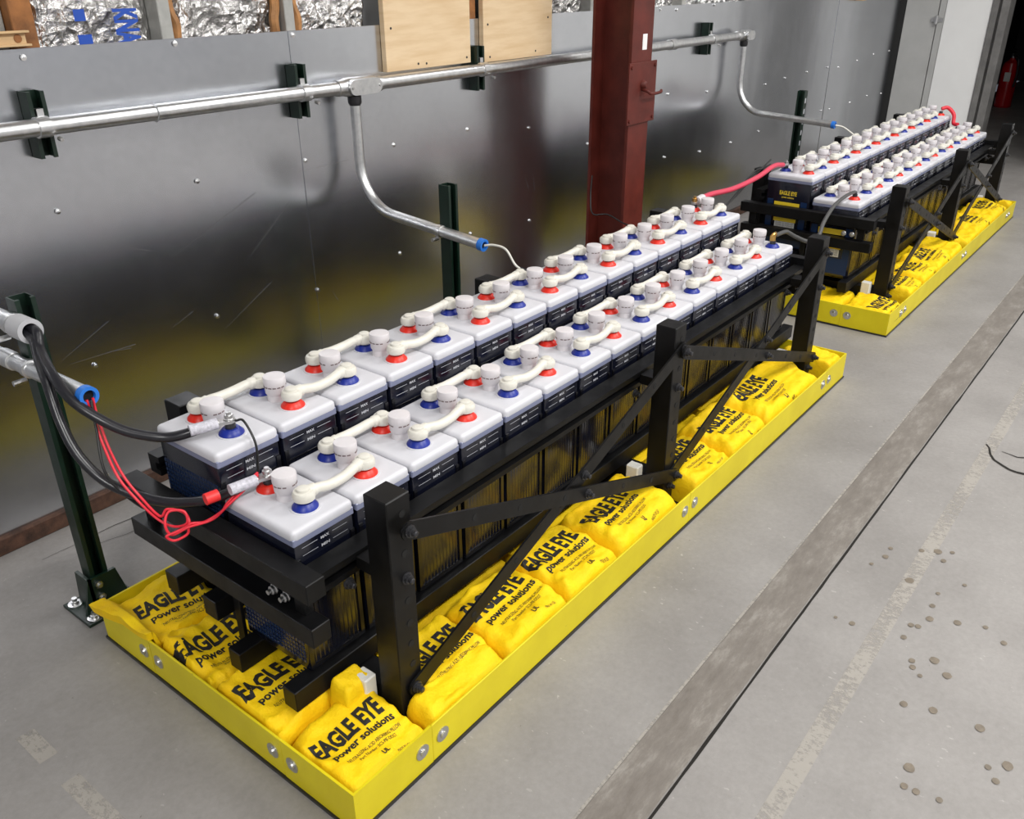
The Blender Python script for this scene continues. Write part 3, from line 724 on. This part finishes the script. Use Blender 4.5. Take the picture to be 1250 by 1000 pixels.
# near tray, open side, from the near corner towards the far end (tx, ty: where the print sits)
pillow(0.008, 0.205, 0.008, 0.208, 0.088, 1.7, 'yellow printed pillow filling the near right corner of the near tray', PG, tx=0.098, ty=0.088, rot=-0.06, tscale=0.86, amp=1.3)
pillow(0.130, 0.204, 0.155, 0.213, 0.138, 2.9, 'small crumpled yellow pillow corner pushed up beside the nearest front post', PG, text=False, amp=1.4, nn=18)
pillow(0.208, 0.448, 0.008, 0.086, 0.094, 3.3, 'narrow plain yellow pillow tucked between nearest front post and tray side', PG, text=False, amp=1.2)
pillow(0.270, 0.452, 0.060, 0.214, 0.102, 4.3, 'yellow printed pillow just beyond the nearest front post', PG, tx=0.345, ty=0.100, amp=1.1, tscale=0.92)
pillow(0.453, 0.676, 0.008, 0.214, 0.104, 5.1, 'yellow printed pillow, second beyond the nearest front post', PG, tx=0.556, ty=0.100)
pillow(0.677, 0.895, 0.008, 0.214, 0.104, 6.4, 'yellow printed pillow, third beyond the nearest front post', PG, tx=0.775, ty=0.098)
pillow(0.896, 1.195, 0.008, 0.214, 0.112, 8.2, 'yellow printed pillow leaning on the middle front post from the near side', PG, tx=1.010, ty=0.092, rot=0.06)
pillow(1.292, 1.520, 0.008, 0.205, 0.098, 9.9, 'yellow printed pillow just beyond the middle front post', PG, tx=1.395, ty=0.098)
pillow(1.522, 1.765, 0.008, 0.214, 0.106, 11.3, 'yellow printed pillow, second beyond the middle front post', PG, tx=1.640, ty=0.085)
pillow(1.767, 2.215, 0.008, 0.214, 0.116, 12.6, 'long yellow printed pillow before the farthest front post', PG, tx=1.915, ty=0.095, tscale=1.15, rot=0.05)
pillow(2.318, 2.432, 0.008, 0.210, 0.098, 14.2, 'small plain yellow pillow in the far corner of the near tray', PG, text=False)
# near tray, near end
pillow(0.008, 0.204, 0.214, 0.420, 0.090, 21.4, 'yellow printed pillow below the right cell row at the tray end', PG, tx=0.105, ty=0.300, rot=-0.03, amp=2.0)
pillow(0.008, 0.204, 0.422, 0.622, 0.092, 22.8, 'yellow printed pillow in the middle of the tray end', PG, tx=0.098, ty=0.497, rot=-0.02, amp=2.3)
pillow(-0.034, 0.204, 0.624, 0.822, 0.094, 24.1, 'yellow printed pillow hanging over the left corner of the tray end', PG, tx=0.112, ty=0.680, rot=-0.18, amp=1.9, overhang=1.0)
# near tray, under the cells
pillow(0.30, 0.74, 0.235, 0.68, 0.050, 31.1, 'plain yellow pillow lying under the cells near the first post', PG, text=False, nn=20)
pillow(0.76, 1.20, 0.235, 0.68, 0.050, 32.1, 'plain yellow pillow lying under the cells before the middle post', PG, text=False, nn=20)
pillow(1.32, 1.76, 0.235, 0.68, 0.050, 33.1, 'plain yellow pillow lying under the cells beyond the middle post', PG, text=False, nn=20)
pillow(1.78, 2.22, 0.235, 0.68, 0.050, 34.1, 'plain yellow pillow lying under the cells before the far post', PG, text=False, nn=20)
# far tray
o = 3.01
pillow(T2 + 0.008, o + 0.172, 0.008, 0.208, 0.095, 41.2, 'yellow printed pillow in the near corner of the far tray', PF, tx=o + 0.06, ty=0.04)
pillow(T2 + 0.008, o + 0.200, 0.215, 0.52, 0.085, 42.2, 'plain yellow pillow at the near end of the far tray', PF, text=False)
pillow(o + 0.285, o + 0.50, 0.008, 0.215, 0.100, 43.7, 'yellow printed pillow just beyond the first front post, far tray', PF, tx=o + .39, ty=0.09)
pillow(o + 0.502, o + 0.735, 0.008, 0.215, 0.106, 44.9, 'yellow printed pillow, second beyond the first front post, far tray', PF, tx=o + .61, ty=0.09)
pillow(o + 0.737, o + 0.980, 0.008, 0.215, 0.110, 46.1, 'yellow printed pillow, third beyond the first front post, far tray', PF, tx=o + .855, ty=0.09)
pillow(o + 0.982, o + 1.195, 0.008, 0.215, 0.108, 47.1, 'yellow plain pillow before the middle front post, far tray', PF, text=False)
pillow(o + 1.300, o + 1.530, 0.008, 0.215, 0.100, 48.7, 'yellow plain pillow just beyond the middle front post, far tray', PF, text=False)
pillow(o + 1.532, o + 1.880, 0.008, 0.215, 0.112, 49.3, 'yellow printed pillow, second beyond the middle front post, far tray', PF, tx=o + 1.70, ty=0.09)
pillow(o + 1.882, o + 2.220, 0.008, 0.215, 0.116, 50.3, 'yellow printed pillow before the last front post, far tray', PF, tx=o + 2.05, ty=0.09)
pillow(o + 2.320, T2 + TL - 0.008, 0.008, 0.235, 0.100, 51.3, 'plain yellow pillow in the last corner of the far tray', PF, text=False, nn=18)
for k, (a, b) in enumerate(((0.30, 0.74), (0.76, 1.20), (1.32, 1.76), (1.78, 2.22))):
    pillow(o + a, o + b, 0.235, 0.68, 0.048, 61.1 + k, ('first', 'second', 'third', 'last')[k] + ' plain yellow pillow under the far rack cells, counted from the near end', PF, text=False, nn=20)

# ------------------------------------------------------------------ racks
PX = (0.2074, 1.2305, 2.2536); PS = 0.058
hole_me = MB().lathe((0, 0, 0), [(.0075, 0), (.0075, .0006)], 10, (0, -1, 0)).mesh('bolt_hole', 'black_hole')
bolt_me = MB().lathe((0, 0, 0), [(.0125, 0), (.0125, .0025), (.0095, .003), (.0095, .0085), (.006, .009), (.006, .016), (.004, .0175)], 10, (0, -1, 0)).mesh('bolt', 'dark_bolt')
boltx_me = MB().lathe((0, 0, 0), [(.011, 0), (.011, .002), (.009, .003), (.009, .008), (.005, .009), (.005, .016)], 8, (-1, 0, 0)).mesh('bolt', 'zinc')
def rack(ox, oy, which):
    t = thing('battery_rack', 'black two-step steel battery rack standing in the %s yellow tray' % which, 'battery rack', (ox, oy, 0.007), 'black battery racks')
    L = lambda x0, x1, y0, y1, z0, z1, nm, bev=0.0015: MB().box(ox + x0, ox + x1, oy + y0, oy + y1, z0, z1, bev, 1).build(nm, 'black_paint', t)
    for i, x in enumerate(PX):
        L(x, x + PS, 0.087, 0.145, 0.007, 0.552, 'front_post', 0.002)
        L(x, x + PS, 0.700, 0.758, 0.007, 0.552, 'back_post', 0.002)
        L(x + .004, x + PS - .004, 0.145, 0.700, 0.056, 0.104, 'cross_beam')
        L(x + .004, x + PS - .004, 0.466, 0.656, 0.104, 0.184, 'step_riser')
        MB().box(ox + x + .004, ox + x + PS - .004, oy + .146, oy + .184, .372, .398).build('rail_bracket', 'black_paint', t, 0)
        MB().box(ox + x - 0.0, ox + x + 0.05, oy + 0.152, oy + 0.182, 0.007, 0.0545).build('post_block', 'white_plastic', t, 0, 'white plastic block at the post foot')
        bl = MB().box(ox + x - 0.032, ox + x - 0.002, oy + 0.152, oy + 0.19, 0.007, 0.135, 0.003, 1).build('post_block', 'white_plastic', t, 35, 'white plastic block at the post foot')
        for z in (0.075, 0.118, 0.17, 0.22, 0.27, 0.323, 0.375, 0.43, 0.477, 0.515):
            inst('bolt_hole', hole_me, t, (x + PS * .62, 0.0868, z - 0.007))
        for z in (0.072, 0.375): inst('bolt', bolt_me, t, (x + PS * .62, 0.087, z - 0.007))
        for dx in (-.02, PS + .012): inst('bolt', bolt_me, t, (x + dx, 0.184, 0.352 - .007))
    # strut-type rails: body with a slot along the outer face
    def rail_x(y0, y1, z0, z1, x0, x1, nm):
        h = z1 - z0; d = y1 - y0
        poly = [(oy + y0, z0), (oy + y0, z0 + h * .28), (oy + y0 + d * .35, z0 + h * .28), (oy + y0 + d * .35, z0 + h * .66), (oy + y0, z0 + h * .66), (oy + y0, z1), (oy + y1, z1), (oy + y1, z0)]
        MB().prism(poly, 'x', ox + x0, ox + x1).build(nm, 'black_paint', t, 0)
    rail_x(0.186, 0.229, 0.362, 0.405, 0.113, 2.398, 'side_rail')
    rail_x(0.660, 0.698, 0.440, 0.483, 0.119, 2.396, 'side_rail')
    for s in (0, 1):
        a, b = ((0.070, 0.112), (2.400, 2.438))[s]
        L(a, b, 0.152, 0.745, 0.388, 0.430, 'end_rail')
        L(a, b, 0.152, 0.735, 0.292, 0.334, 'end_rail')
        # short hangers tie the two end rails together
        for y in (0.19, 0.675): L(a + .020, b - .004, y, y + .03, 0.334, 0.388, 'rail_hanger', 0.001)
    for y in (0.24, 0.275): inst('bolt', boltx_me, t, (0.090, y, 0.356 - .007))
    L(0.060, 2.450, 0.218, 0.256, 0.106, 0.1535, 'bottom_rail'); L(0.060, 2.450, 0.388, 0.426, 0.106, 0.1535, 'bottom_rail')
    L(0.075, 2.450, 0.470, 0.514, 0.186, 0.2335, 'bottom_rail'); L(0.075, 2.450, 0.604, 0.648, 0.186, 0.2335, 'bottom_rail')
    # end plates at the mouth of the lower rails
    L(0.110, 0.118, 0.440, 0.462, 0.106, 0.292, 'end_upright', 0.0008)
    # x-braces
    def brace(xa, za, xb, zb, y0, y1):
        d = Vector((xb - xa, zb - za)); Lr = d.length; d /= Lr; n = Vector((-d.y, d.x)); h = 0.0185; poly = []
        for k in range(7): a = math.pi / 2 + math.pi * k / 6; poly.append(Vector((xa, za)) + d * (h * math.cos(a)) + n * (h * math.sin(a)))
        for k in range(7): a = -math.pi / 2 + math.pi * k / 6; poly.append(Vector((xb, zb)) + d * (h * math.cos(a)) + n * (h * math.sin(a)))
        b = MB().prism([(ox + p.x, p.y) for p in poly], 'y', oy + y0, oy + y1).build('brace', 'black_paint', t, 0)
        for f, bb in ((0, 1), (0.17, 0), (0.31, 0), (0.47, 0), (0.56, 1), (0.72, 0), (0.86, 0), (1, 1)):
            q = Vector((xa, za)) + d * Lr * f
            oo = inst('bolt' if bb else 'bolt_hole', bolt_me if bb else hole_me, b)
            oo.location = (q.x, y0, q.y - 0.007)
    brace(0.242, 0.487, 1.268, 0.112, 0.0685, 0.0735); brace(0.242, 0.116, 1.268, 0.487, 0.079, 0.084)
    brace(1.262, 0.482, 2.285, 0.118, 0.0685, 0.0735); brace(1.268, 0.112, 2.285, 0.500, 0.079, 0.084)
    return t
rack(0, 0, 'near'); rack(3.01, 0.012, 'far')

# ------------------------------------------------------------------ battery cells
PITCH, CXW, CD = 0.1515, 0.1450, 0.203
def cell_meshes():
    me = {}
    hx = CXW / 2
    # jar: base at z=0, 0.294 tall; window panels sunk between ribs on the long faces
    jb = MB().box(-hx + .002, hx - .002, 0.003, CD - 0.003, 0, 0.296, 0.004, 2); me['jar'] = jb.mesh('jar', 'jar')
    rb = MB()
    for x in (-hx + .003, hx - .012): rb.box(x, x + .009, 0.0008, 0.0032, 0.004, 0.262)
    rb.box(-hx + .012, hx - .012, 0.0008, 0.0032, 0.004, 0.014); rb.box(-hx + .012, hx - .012, 0.0012, 0.0032, 0.236, 0.240)
    me['rib'] = rb.mesh('rib', 'jar_rib', smooth=0)
    fin = MB(); k = -hx + .016
    while k < hx - .016: fin.box(k, k + .0026, 0.0027, 0.0032, 0.014, 0.236); k += 0.0108
    me['fin'] = fin.mesh('fin', 'jar', smooth=0)
    # end face: blue dotted ribs
    dt = MB(); y = 0.014
    for r in range(22):
        for c in range(20):
            yy = 0.014 + c * 0.0092; zz = 0.018 + r * 0.0108
            dt.box(-hx + .0012, -hx + .0022, yy, yy + .0062, zz, zz + .0066)
    me['end_grid'] = dt.mesh('end_grid', 'jar_blue', smooth=0)
    lid = MB().box(-hx, hx, 0, CD, 0.2985, 0.325, 0.009, 4); me['lid'] = lid.mesh('lid', 'lid')
    sk = MB().box(-hx + .0004, hx - .0004, 0.0004, CD - .0004, 0.2925, 0.309, 0.002, 1); me['skirt'] = sk.mesh('lid_skirt', 'lid_skirt')
    for c in ('red', 'blue'):
        me['seal_' + c] = MB().lathe((0, 0, 0.3248), [(.0255, 0), (.0245, .004), (.0180, .011), (.0160, .013)], 24).mesh('terminal_seal', c)
    me['ring'] = MB().lathe((0, 0, 0.3248), [(.0295, 0), (.029, .0014), (.0255, .0016)], 24).mesh('seal_ring', 'lid')
    me['pole'] = MB().lathe((0, 0, 0.3375), [(.0105, 0), (.0105, .012)], 12).mesh('terminal_pole', 'dark_bolt')
    me['vent'] = MB().lathe((0, 0, 0.3248), [(.0195, 0), (.0185, .008), (.0185, .014), (.0215, .018), (.0225, .036), (.0235, .038), (.0235, .052), (.0225, .0545), (.012, .056)], 24).mesh('vent_cap', 'vent')
    vl = MB()
    for a in range(0, 360, 24):
        if a % 96 == 72: continue
        ca, sa = math.cos(math.radians(a)), math.sin(math.radians(a))
        vl.bm.verts.ensure_lookup_table(); q = Matrix.Rotation(math.radians(a), 4, 'Z')
        b = bmesh.new(); bmesh.ops.create_cube(b, size=1.0, matrix=q @ Matrix.Translation((.0222, 0, 0.3248 + .034)) @ Matrix.Diagonal((.0016, .0068, .0022, 1))); vl._add(b)
    me['vent_slot'] = vl.mesh('vent_slot', 'vent_line', smooth=0)
    mk = MB()
    for z, w in ((0.282, 'MAX'), (0.2655, 'MIN')):
        text_into(mk, w, 0.020, 0.0058, lambda u, v, z=z: Vector((u, 0.0022, z - .003 + v)), 0.03)
        for s in (-1, 1): mk.flat([(s * .018, 0.0022, z), (s * .054, 0.0022, z), (s * .054, 0.0022, z + .0010), (s * .018, 0.0022, z + .0010)])
    me['marks'] = mk.mesh('level_marks', 'print_white', smooth=0)
    return me
CM = cell_meshes()
ORD = ['first', 'second', 'third', 'fourth', 'fifth', 'sixth', 'seventh', 'eighth', 'ninth', 'tenth', 'eleventh', 'twelfth', 'thirteenth', 'fourteenth', 'last']
FT, VT, BT = 0.050, 0.103, 0.155      # front terminal, vent and back terminal: distance from the front face
ROWS = {}
def cell(x, y, z, i, rackname, rowname, front_col):
    back_col = 'red' if front_col == 'blue' else 'blue'
    nm = 'pale-lidded battery cell, %s from near end, %s, %s rack' % (ORD[i], rowname, rackname)
    t = thing('battery_cell', nm, 'battery cell', (x, y, z), 'battery cells of the %s rack' % rackname)
    j = inst('jar', CM['jar'], t); inst('rib_frame', CM['rib'], j); inst('fin', CM['fin'], j); inst('level_marks', CM['marks'], j)
    if i == 0: inst('dotted_end_grid', CM['end_grid'], j)
    l = inst('lid', CM['lid'], t); inst('lid_skirt', CM['skirt'], l)
    for yy, c in ((FT, front_col), (BT, back_col)):
        s = inst('terminal_seal', CM['seal_' + c], t, (0, yy, 0)); s['label'] = '%s terminal seal' % c
        inst('seal_ring', CM['ring'], s); inst('terminal_pole', CM['pole'], s)
    v = inst('vent_cap', CM['vent'], t, (0, VT, 0), (0, 0, random.uniform(0, 6.28))); inst('vent_slot', CM['vent_slot'], v)
    return t
def row(ox, y, z, rackname, rowname, c0):
    out = []
    for i in range(15):
        x = ox + (0.115 if rowname[0] == 'l' else 0.124) + CXW / 2 + i * PITCH
        out.append((x, cell(x, y, z, i, rackname, rowname, c0 if i % 2 == 0 else ('red' if c0 == 'blue' else 'blue'))))
    ROWS[(rackname, rowname)] = ([p[0] for p in out], y, z)
    return [p[1] for p in out]
YR, YL, ZR, ZL = 0.2345, 0.4515, 0.1545, 0.2345
row(0, YR, ZR, 'near', 'lower front row', 'blue'); row(0, YL, ZL, 'near', 'raised back row', 'blue')
fr = row(3.01, YR + 0.012, ZR, 'far', 'lower front row', 'red'); fb = row(3.01, YL + .012, ZL, 'far', 'raised back row', 'red')
# labels on the near ends of the far rack's first cells
for c in (fr[0], fb[0]):
    for ch in list(c.children):
        if ch.name.startswith('jar'):
            for g in list(ch.children):
                if g.name.startswith('dotted'): bpy.data.objects.remove(g)
            xf = -CXW / 2 + .0014
            st = MB()
            mp = lambda zc: (lambda u, v: Vector((xf, CD / 2 - u, zc + v)))
            text_into(st, 'EAGLE EYE', 0.078, 0.017, mp(0.238), 0.03); text_into(st, 'power solutions', 0.055, 0.008, mp(0.224), 0.02)
            o1 = inst('logo_print', st.mesh('logo_print', 'print_yellow', smooth=0), ch)
            inst('yellow_sticker', MB().box(xf, xf + .0006, 0.045, 0.160, 0.182, 0.206).mesh('yellow_sticker', 'print_yellow', smooth=0), ch)
            inst('yellow_sticker', MB().box(xf, xf + .0006, 0.052, 0.155, 0.120, 0.136).mesh('yellow_sticker', 'print_yellow', smooth=0), ch)
            inst('white_sticker', MB().box(xf, xf + .0006, 0.056, 0.148, 0.086, 0.119).mesh('white_sticker', 'sticker', smooth=0), ch)
            pz = MB()
            for k in range(3): text_into(pz, 'FLOODED CELL 2V LEAD ACID', 0.08, 0.006, lambda u, v, k=k: Vector((xf - .0004, CD / 2 - u, 0.110 - k * .009 + v)), 0)
            inst('sticker_print', pz.mesh('sticker_print', 'print_black', smooth=0), ch)
            inst('blue_end_panel', MB().box(xf + .0002, xf + .0008, 0.012, 0.040, 0.010, 0.215).box(xf + .0002, xf + .0008, 0.165, 0.192, 0.010, 0.215).box(xf + .0002, xf + .0008, 0.040, 0.165, 0.010, 0.080).mesh('blue_end_panel', 'jar_blue', smooth=0), ch)

# ------------------------------------------------------------------ intercell connectors
boot_me = MB().lathe((0, 0, 0), [(.0165, 0), (.0205, .003), (.0215, .008), (.0215, .015), (.0185, .0195), (.0130, .0205), (.0122, .025), (.0095, .0267), (.004, .027)], 22).mesh('terminal_boot', 'boot')
def arm_mesh(sgn):
    pts = spline([(.012, 0, .012), (.030, sgn * .004, .0125), (.055, sgn * .008, .0085), (.090, sgn * .008, .0085), (.120, sgn * .004, .0125), (PITCH - .012, 0, .012)], 6)
    rads = [.0128 if (k < 5 or k > len(pts) - 6) else .0104 for k in range(len(pts))]
    return MB().tube(pts, .009, 12, rads).mesh('insulated_arm', 'boot')
ARM = {1: arm_mesh(1), -1: arm_mesh(-1)}
def connectors(rackname, rowname, which, start):
    xs, y, z = ROWS[(rackname, rowname)]; yy = y + (FT if which == 'front' else BT); zz = z + 0.3410
    k = 0
    for i in range(start, 14, 2):
        t = thing('cell_connector', 'ivory connector from %s to %s cell, %s terminals, %s, %s rack' % (ORD[i], ORD[i + 1], which, rowname, rackname), 'connector', (xs[i], yy, zz), 'ivory cell connectors')
        inst('terminal_boot', boot_me, t); inst('terminal_boot', boot_me, t, (PITCH, 0, 0)); inst('insulated_arm', ARM[-1 if which == 'front' else 1], t)
        k += 1
connectors('near', 'lower front row', 'front', 0); connectors('near', 'lower front row', 'back', 1)
connectors('near', 'raised back row', 'front', 1); connectors('near', 'raised back row', 'back', 0)
connectors('far', 'lower front row', 'front', 1); connectors('far', 'lower front row', 'back', 0)
connectors('far', 'raised back row', 'front', 0); connectors('far', 'raised back row', 'back', 1)
# single ivory boots stay off the four end terminals: bare studs with cable lugs instead

# ------------------------------------------------------------------ cables
def cable(name, pts, r, mat, label, cat='cable', n=10, lug_end=None, lug_start=None, sleeve=0.0, sleeve_mat='shrink', parts=()):
    P = spline(pts, 10); t = thing(name, label, cat, tuple(pts[0]))
    MB().tube(P, r, 12).build('insulation', mat, t)
    def lug(p, d):
        p = Vector(p); d = Vector(d).normalized(); d.z = 0; d.normalize()
        m = MB().cyl(p - d * .055, p - d * .022, r * 0.78, 12)
        sd = Vector((-d.y, d.x, 0))
        poly = [p - d * .026 - sd * .008, p + d * .0 - sd * .013, p + d * .011 - sd * .008, p + d * .011 + sd * .008, p + d * .0 + sd * .013, p - d * .026 + sd * .008]
        m.prism([(q.x, q.y) for q in poly], 'z', p.z - .003, p.z + .003)
        m.build('cable_lug', 'zinc', t)
        MB().lathe((p.x, p.y, p.z + .003), [(.012, 0), (.012, .002), (.009, .0025), (.009, .009), (.005, .0095), (.005, .015)], 12).build('stud_nut', 'zinc', t)
        if sleeve:
            MB().cyl(p - d * (.022 + sleeve), p - d * .024, r * 1.12, 14).build('lug_sleeve', sleeve_mat, t)
    if lug_end: lug(*lug_end)
    if lug_start: lug(*lug_start)
    return t
def term(rackname, rowname, i, which):
    xs, y, z = ROWS[(rackname, rowname)]; return Vector((xs[i], y + (FT if which == 'front' else BT), z + 0.3540))
tA = term('near', 'raised back row', 0, 'front'); tB = term('near', 'lower front row', 0, 'back')
dA = Vector((0.80, -0.25, 0)); dA.normalize()
mouth = e2 + Vector((0, 0.03, 0))
cable('power_cable', [mouth + Vector((0.005, 0.0, .003)), (0.028, 0.848, 0.741), (0.015, 0.82, 0.714), (-0.004, 0.745, 0.688), (-0.006, 0.69, 0.656), (0.013, 0.645, 0.624), (0.044, 0.605, 0.594), (0.088, 0.565, 0.576), (0.118, 0.535, 0.580), tA - dA * .05] , 0.0098, 'black_rubber', 'thick black power cable ending at the first cell of the raised back row', lug_end=(tA, dA), sleeve=0.055)
dB = Vector((0.88, -0.15, 0)); dB.normalize()
cb = cable('power_cable', [mouth + Vector((-0.005, 0.0, -.006)), (0.018, 0.846, 0.729), (0.004, 0.81, 0.702), (-0.014, 0.755, 0.674), (-0.026, 0.71, 0.605), (-0.025, 0.67, 0.547), (-0.005, 0.62, 0.497), (0.040, 0.545, 0.466), (0.080, 0.475, 0.471), (0.108, 0.428, 0.488), tB - dB * .05], 0.0098, 'black_rubber', 'thick black power cable with red tape, ending on the lower front row', lug_end=(tB, dB), sleeve=0.055)
MB().cyl(tB - dB * .125, tB - dB * .100, 0.0112, 14).build('tape_band', 'tape_red', cb, label='red tape band')
# red pilot wires with a loose coil
def loop(c, rx, rz, a0, a1, n, ax=(1, 0.15)):
    return [(c[0] + rx * math.cos(math.radians(a0 + (a1 - a0) * k / n)) * ax[0], c[1] + rx * math.cos(math.radians(a0 + (a1 - a0) * k / n)) * ax[1], c[2] + rz * math.sin(math.radians(a0 + (a1 - a0) * k / n))) for k in range(n + 1)]
end1 = Vector((tB.x - .012, tB.y + .012, tB.z + .008))
cable('pilot_wire', [(xl + .006, 0.672, 0.652), (0.023, 0.665, 0.622), (0.014, 0.63, 0.567), (0.008, 0.585, 0.523), (0.015, 0.55, 0.484), (0.021, 0.505, 0.457), (0.033, 0.495, 0.47), (0.051, 0.47, 0.463), (0.048, 0.455, 0.445), (0.024, 0.465, 0.436), (0.008, 0.47, 0.433), (0.019, 0.465, 0.42), (0.041, 0.455, 0.427), (0.047, 0.45, 0.448), (0.072, 0.44, 0.444), (0.10, 0.425, 0.458), (0.108, 0.412, 0.478), (0.14, 0.405, 0.500), end1], 0.0026, 'wire_red', 'thin red pilot wire with a loose coil hanging at the rack end', 'wire')
cable('pilot_wire', [(xl - .006, 0.672, 0.652), (0.015, 0.665, 0.622), (0.006, 0.63, 0.57), (-0.001, 0.585, 0.521), (0.009, 0.55, 0.478), (0.018, 0.505, 0.45), (0.032, 0.48, 0.438), (0.047, 0.46, 0.446), (0.05, 0.468, 0.467), (0.03, 0.485, 0.47), (0.015, 0.48, 0.451), (0.019, 0.47, 0.431), (0.044, 0.45, 0.443), (0.082, 0.43, 0.448), (0.106, 0.406, 0.478), (0.145, 0.398, 0.500), end1 + Vector((-.004, -.006, 0))], 0.0026, 'wire_red', 'second thin red pilot wire tangled with the coiled one at the rack end', 'wire')
cable('pilot_wire', [(xl, 0.668, 0.650), (0.008, 0.648, 0.60), (-0.01, 0.61, 0.52), (0.03, 0.58, 0.44), (0.05, 0.60, 0.452), (0.06, 0.55, 0.445), (0.07, 0.56, 0.433)], 0.0025, 'wire_black', 'thin black pilot wire dropping from the blue bushing to the end rail', 'wire')
tw_ = Vector((tA.x + .006, tA.y - .012, tA.z))
cable('sense_wire', [tw_, tw_ + Vector((.004, -.02, .004)), tw_ + Vector((.002, -.050, -.03)), tw_ + Vector((-.004, -.058, -.07)), tw_ + Vector((-.012, -.060, -.115))], 0.0024, 'wire_black', 'thin black sense wire hanging down the first raised cell', 'wire')
# pink link cable to the far rack
tC = term('near', 'raised back row', 14, 'back'); tD = term('far', 'raised back row', 0, 'back')
pk = cable('link_cable', [tC + Vector((.055, .006, .004)), tC + Vector((.16, .012, .002)), tC + Vector((.36, .012, -.012)), tC + Vector((.58, .01, -.004)), tC + Vector((.74, .01, .016)), tD + Vector((-.04, 0, .004))], 0.0105, 'wire_pink', 'pinkish red link cable running from the near rack to the far rack', lug_end=(tD, (1, 0, 0)), lug_start=(tC, (-1, 0, 0)))
MB().cyl(tC + Vector((.022, .002, .003)), tC + Vector((.075, .007, .004)), 0.0150, 14).build('lug_sleeve', 'vent', pk)
MB().lathe(tC + Vector((0, 0, .006)), [(.010, 0), (.010, .012), (.006, .0125), (.006, .02)], 8).build('brass_stud', 'brass', pk)
# dark link cable: last cell of the near front row to the first of the far front row, behind the post
tE = term('near', 'lower front row', 14, 'front'); tF = term('far', 'lower front row', 0, 'front')
dk = cable('link_cable', [tE + Vector((.016, .0, .010)), (2.415, 0.285, 0.512), (2.45, 0.283, 0.500), (2.49, 0.268, 0.478), (2.54, 0.235, 0.455), (2.60, 0.225, 0.465), (2.70, 0.245, 0.497), (2.88, 0.272, 0.522), (3.07, 0.290, 0.522), tF + Vector((-.02, 0, .006)), tF + Vector((.004, 0, .0))], 0.0075, 'wire_grey', 'dark grey link cable arching past the farthest front post of the near rack')
MB().tube([tE + Vector((-.008, .004, -.004)), tE + Vector((-.008, .004, .012)), tE + Vector((.0, 0, .019)), tE + Vector((.012, 0, .019)), tE + Vector((.018, 0, .012))], .006, 8).lathe(tE + Vector((0, 0, -.012)), [(.008, 0), (.008, .03)], 8).build('brass_stud', 'brass', dk)
# red jumper at the far end of the far rack
tG = term('far', 'raised back row', 14, 'front'); tH = term('far', 'lower front row', 14, 'back')
cable('jumper_cable', [tG + Vector((0, 0, .01)), tG + Vector((.02, -.03, .016)), tG + Vector((.02, -.07, -.02)), tH + Vector((.015, .03, .012)), tH + Vector((0, 0, .008))], 0.011, 'wire_red', 'short red jumper cable linking the two rows at the far end')
# sensor wires from the conduit drops
e3 = Vector((1.305, 0.778, 0.631))
sw = cable('sensor_wire', [e3, e3 + Vector((.01, -.03, .004)), e3 + Vector((.015, -.07, -.004)), e3 + Vector((.02, -.10, -.045)), e3 + Vector((.03, -.125, -.062))], 0.0035, 'boot', 'thin pale sensor wire leaving the blue bushing above the near rack', 'wire')
MB().cyl(e3 + Vector((.026, -.115, -.056)), e3 + Vector((.045, -.15, -.073)), 0.0065, 10).build('sensor_tip', 'black_rubber', sw)
e4 = Vector((4.125, 0.738, 0.631))
cable('sensor_wire', [e4, e4 + Vector((.02, -.04, -.01)), e4 + Vector((.04, -.10, -.05)), e4 + Vector((.05, -.12, -.06))], 0.004, 'boot', 'thin pale sensor wire leaving the conduit drop above the far rack', 'wire')
cable('loose_wire', [(2.452, 1.15, 0.60), (2.43, 1.14, 0.52), (2.39, 1.10, 0.46), (2.38, 1.02, 0.47), (2.36, 0.92, 0.45), (2.33, 0.80, 0.46), (2.30, 0.69, 0.53)], 0.003, 'wire_black', 'thin black wire looping beside the maroon column', 'wire')
for k in range(3):
    cable('thin_cable', [tC + Vector((.30 + .05 * k, .10, -.16)), tC + Vector((.48 + .03 * k, .07 + .01 * k, -.09)), tC + Vector((.66, .06, -.02 + .01 * k)), tC + Vector((.80, .05, .03 - .02 * k))], 0.0035, 'wire_black', ('lowest', 'middle', 'topmost')[k] + ' of three thin black wires by the far rack back post', 'wire')

# ------------------------------------------------------------------ fire extinguisher in the dark corridor
ex = thing('fire_extinguisher', 'red fire extinguisher standing in the dark corridor', 'fire extinguisher', (10.5, 1.10, 0))
MB().lathe((10.5, 1.10, 0.0), [(.075, 0), (.085, .012), (.085, .40), (.07, .45), (.03, .48), (.025, .50)], 24).build('cylinder', 'ext_red', ex)
MB().lathe((10.5, 1.10, 0.50), [(.028, 0), (.028, .04), (.015, .05)], 12).build('valve', 'zinc', ex)
MB().box(10.44, 10.56, 1.09, 1.11, 0.55, 0.562).box(10.42, 10.54, 1.09, 1.11, 0.58, 0.592).build('handle', 'black_paint', ex)
MB().tube(spline([(10.47, 1.09, .53), (10.40, 1.03, .50), (10.395, 1.01, .36), (10.40, 1.02, .22)], 6), .012, 8).build('hose', 'black_rubber', ex)
MB().box(10.410, 10.416, 1.07, 1.13, 0.27, 0.36).build('instruction_label', 'sticker', ex, 0)
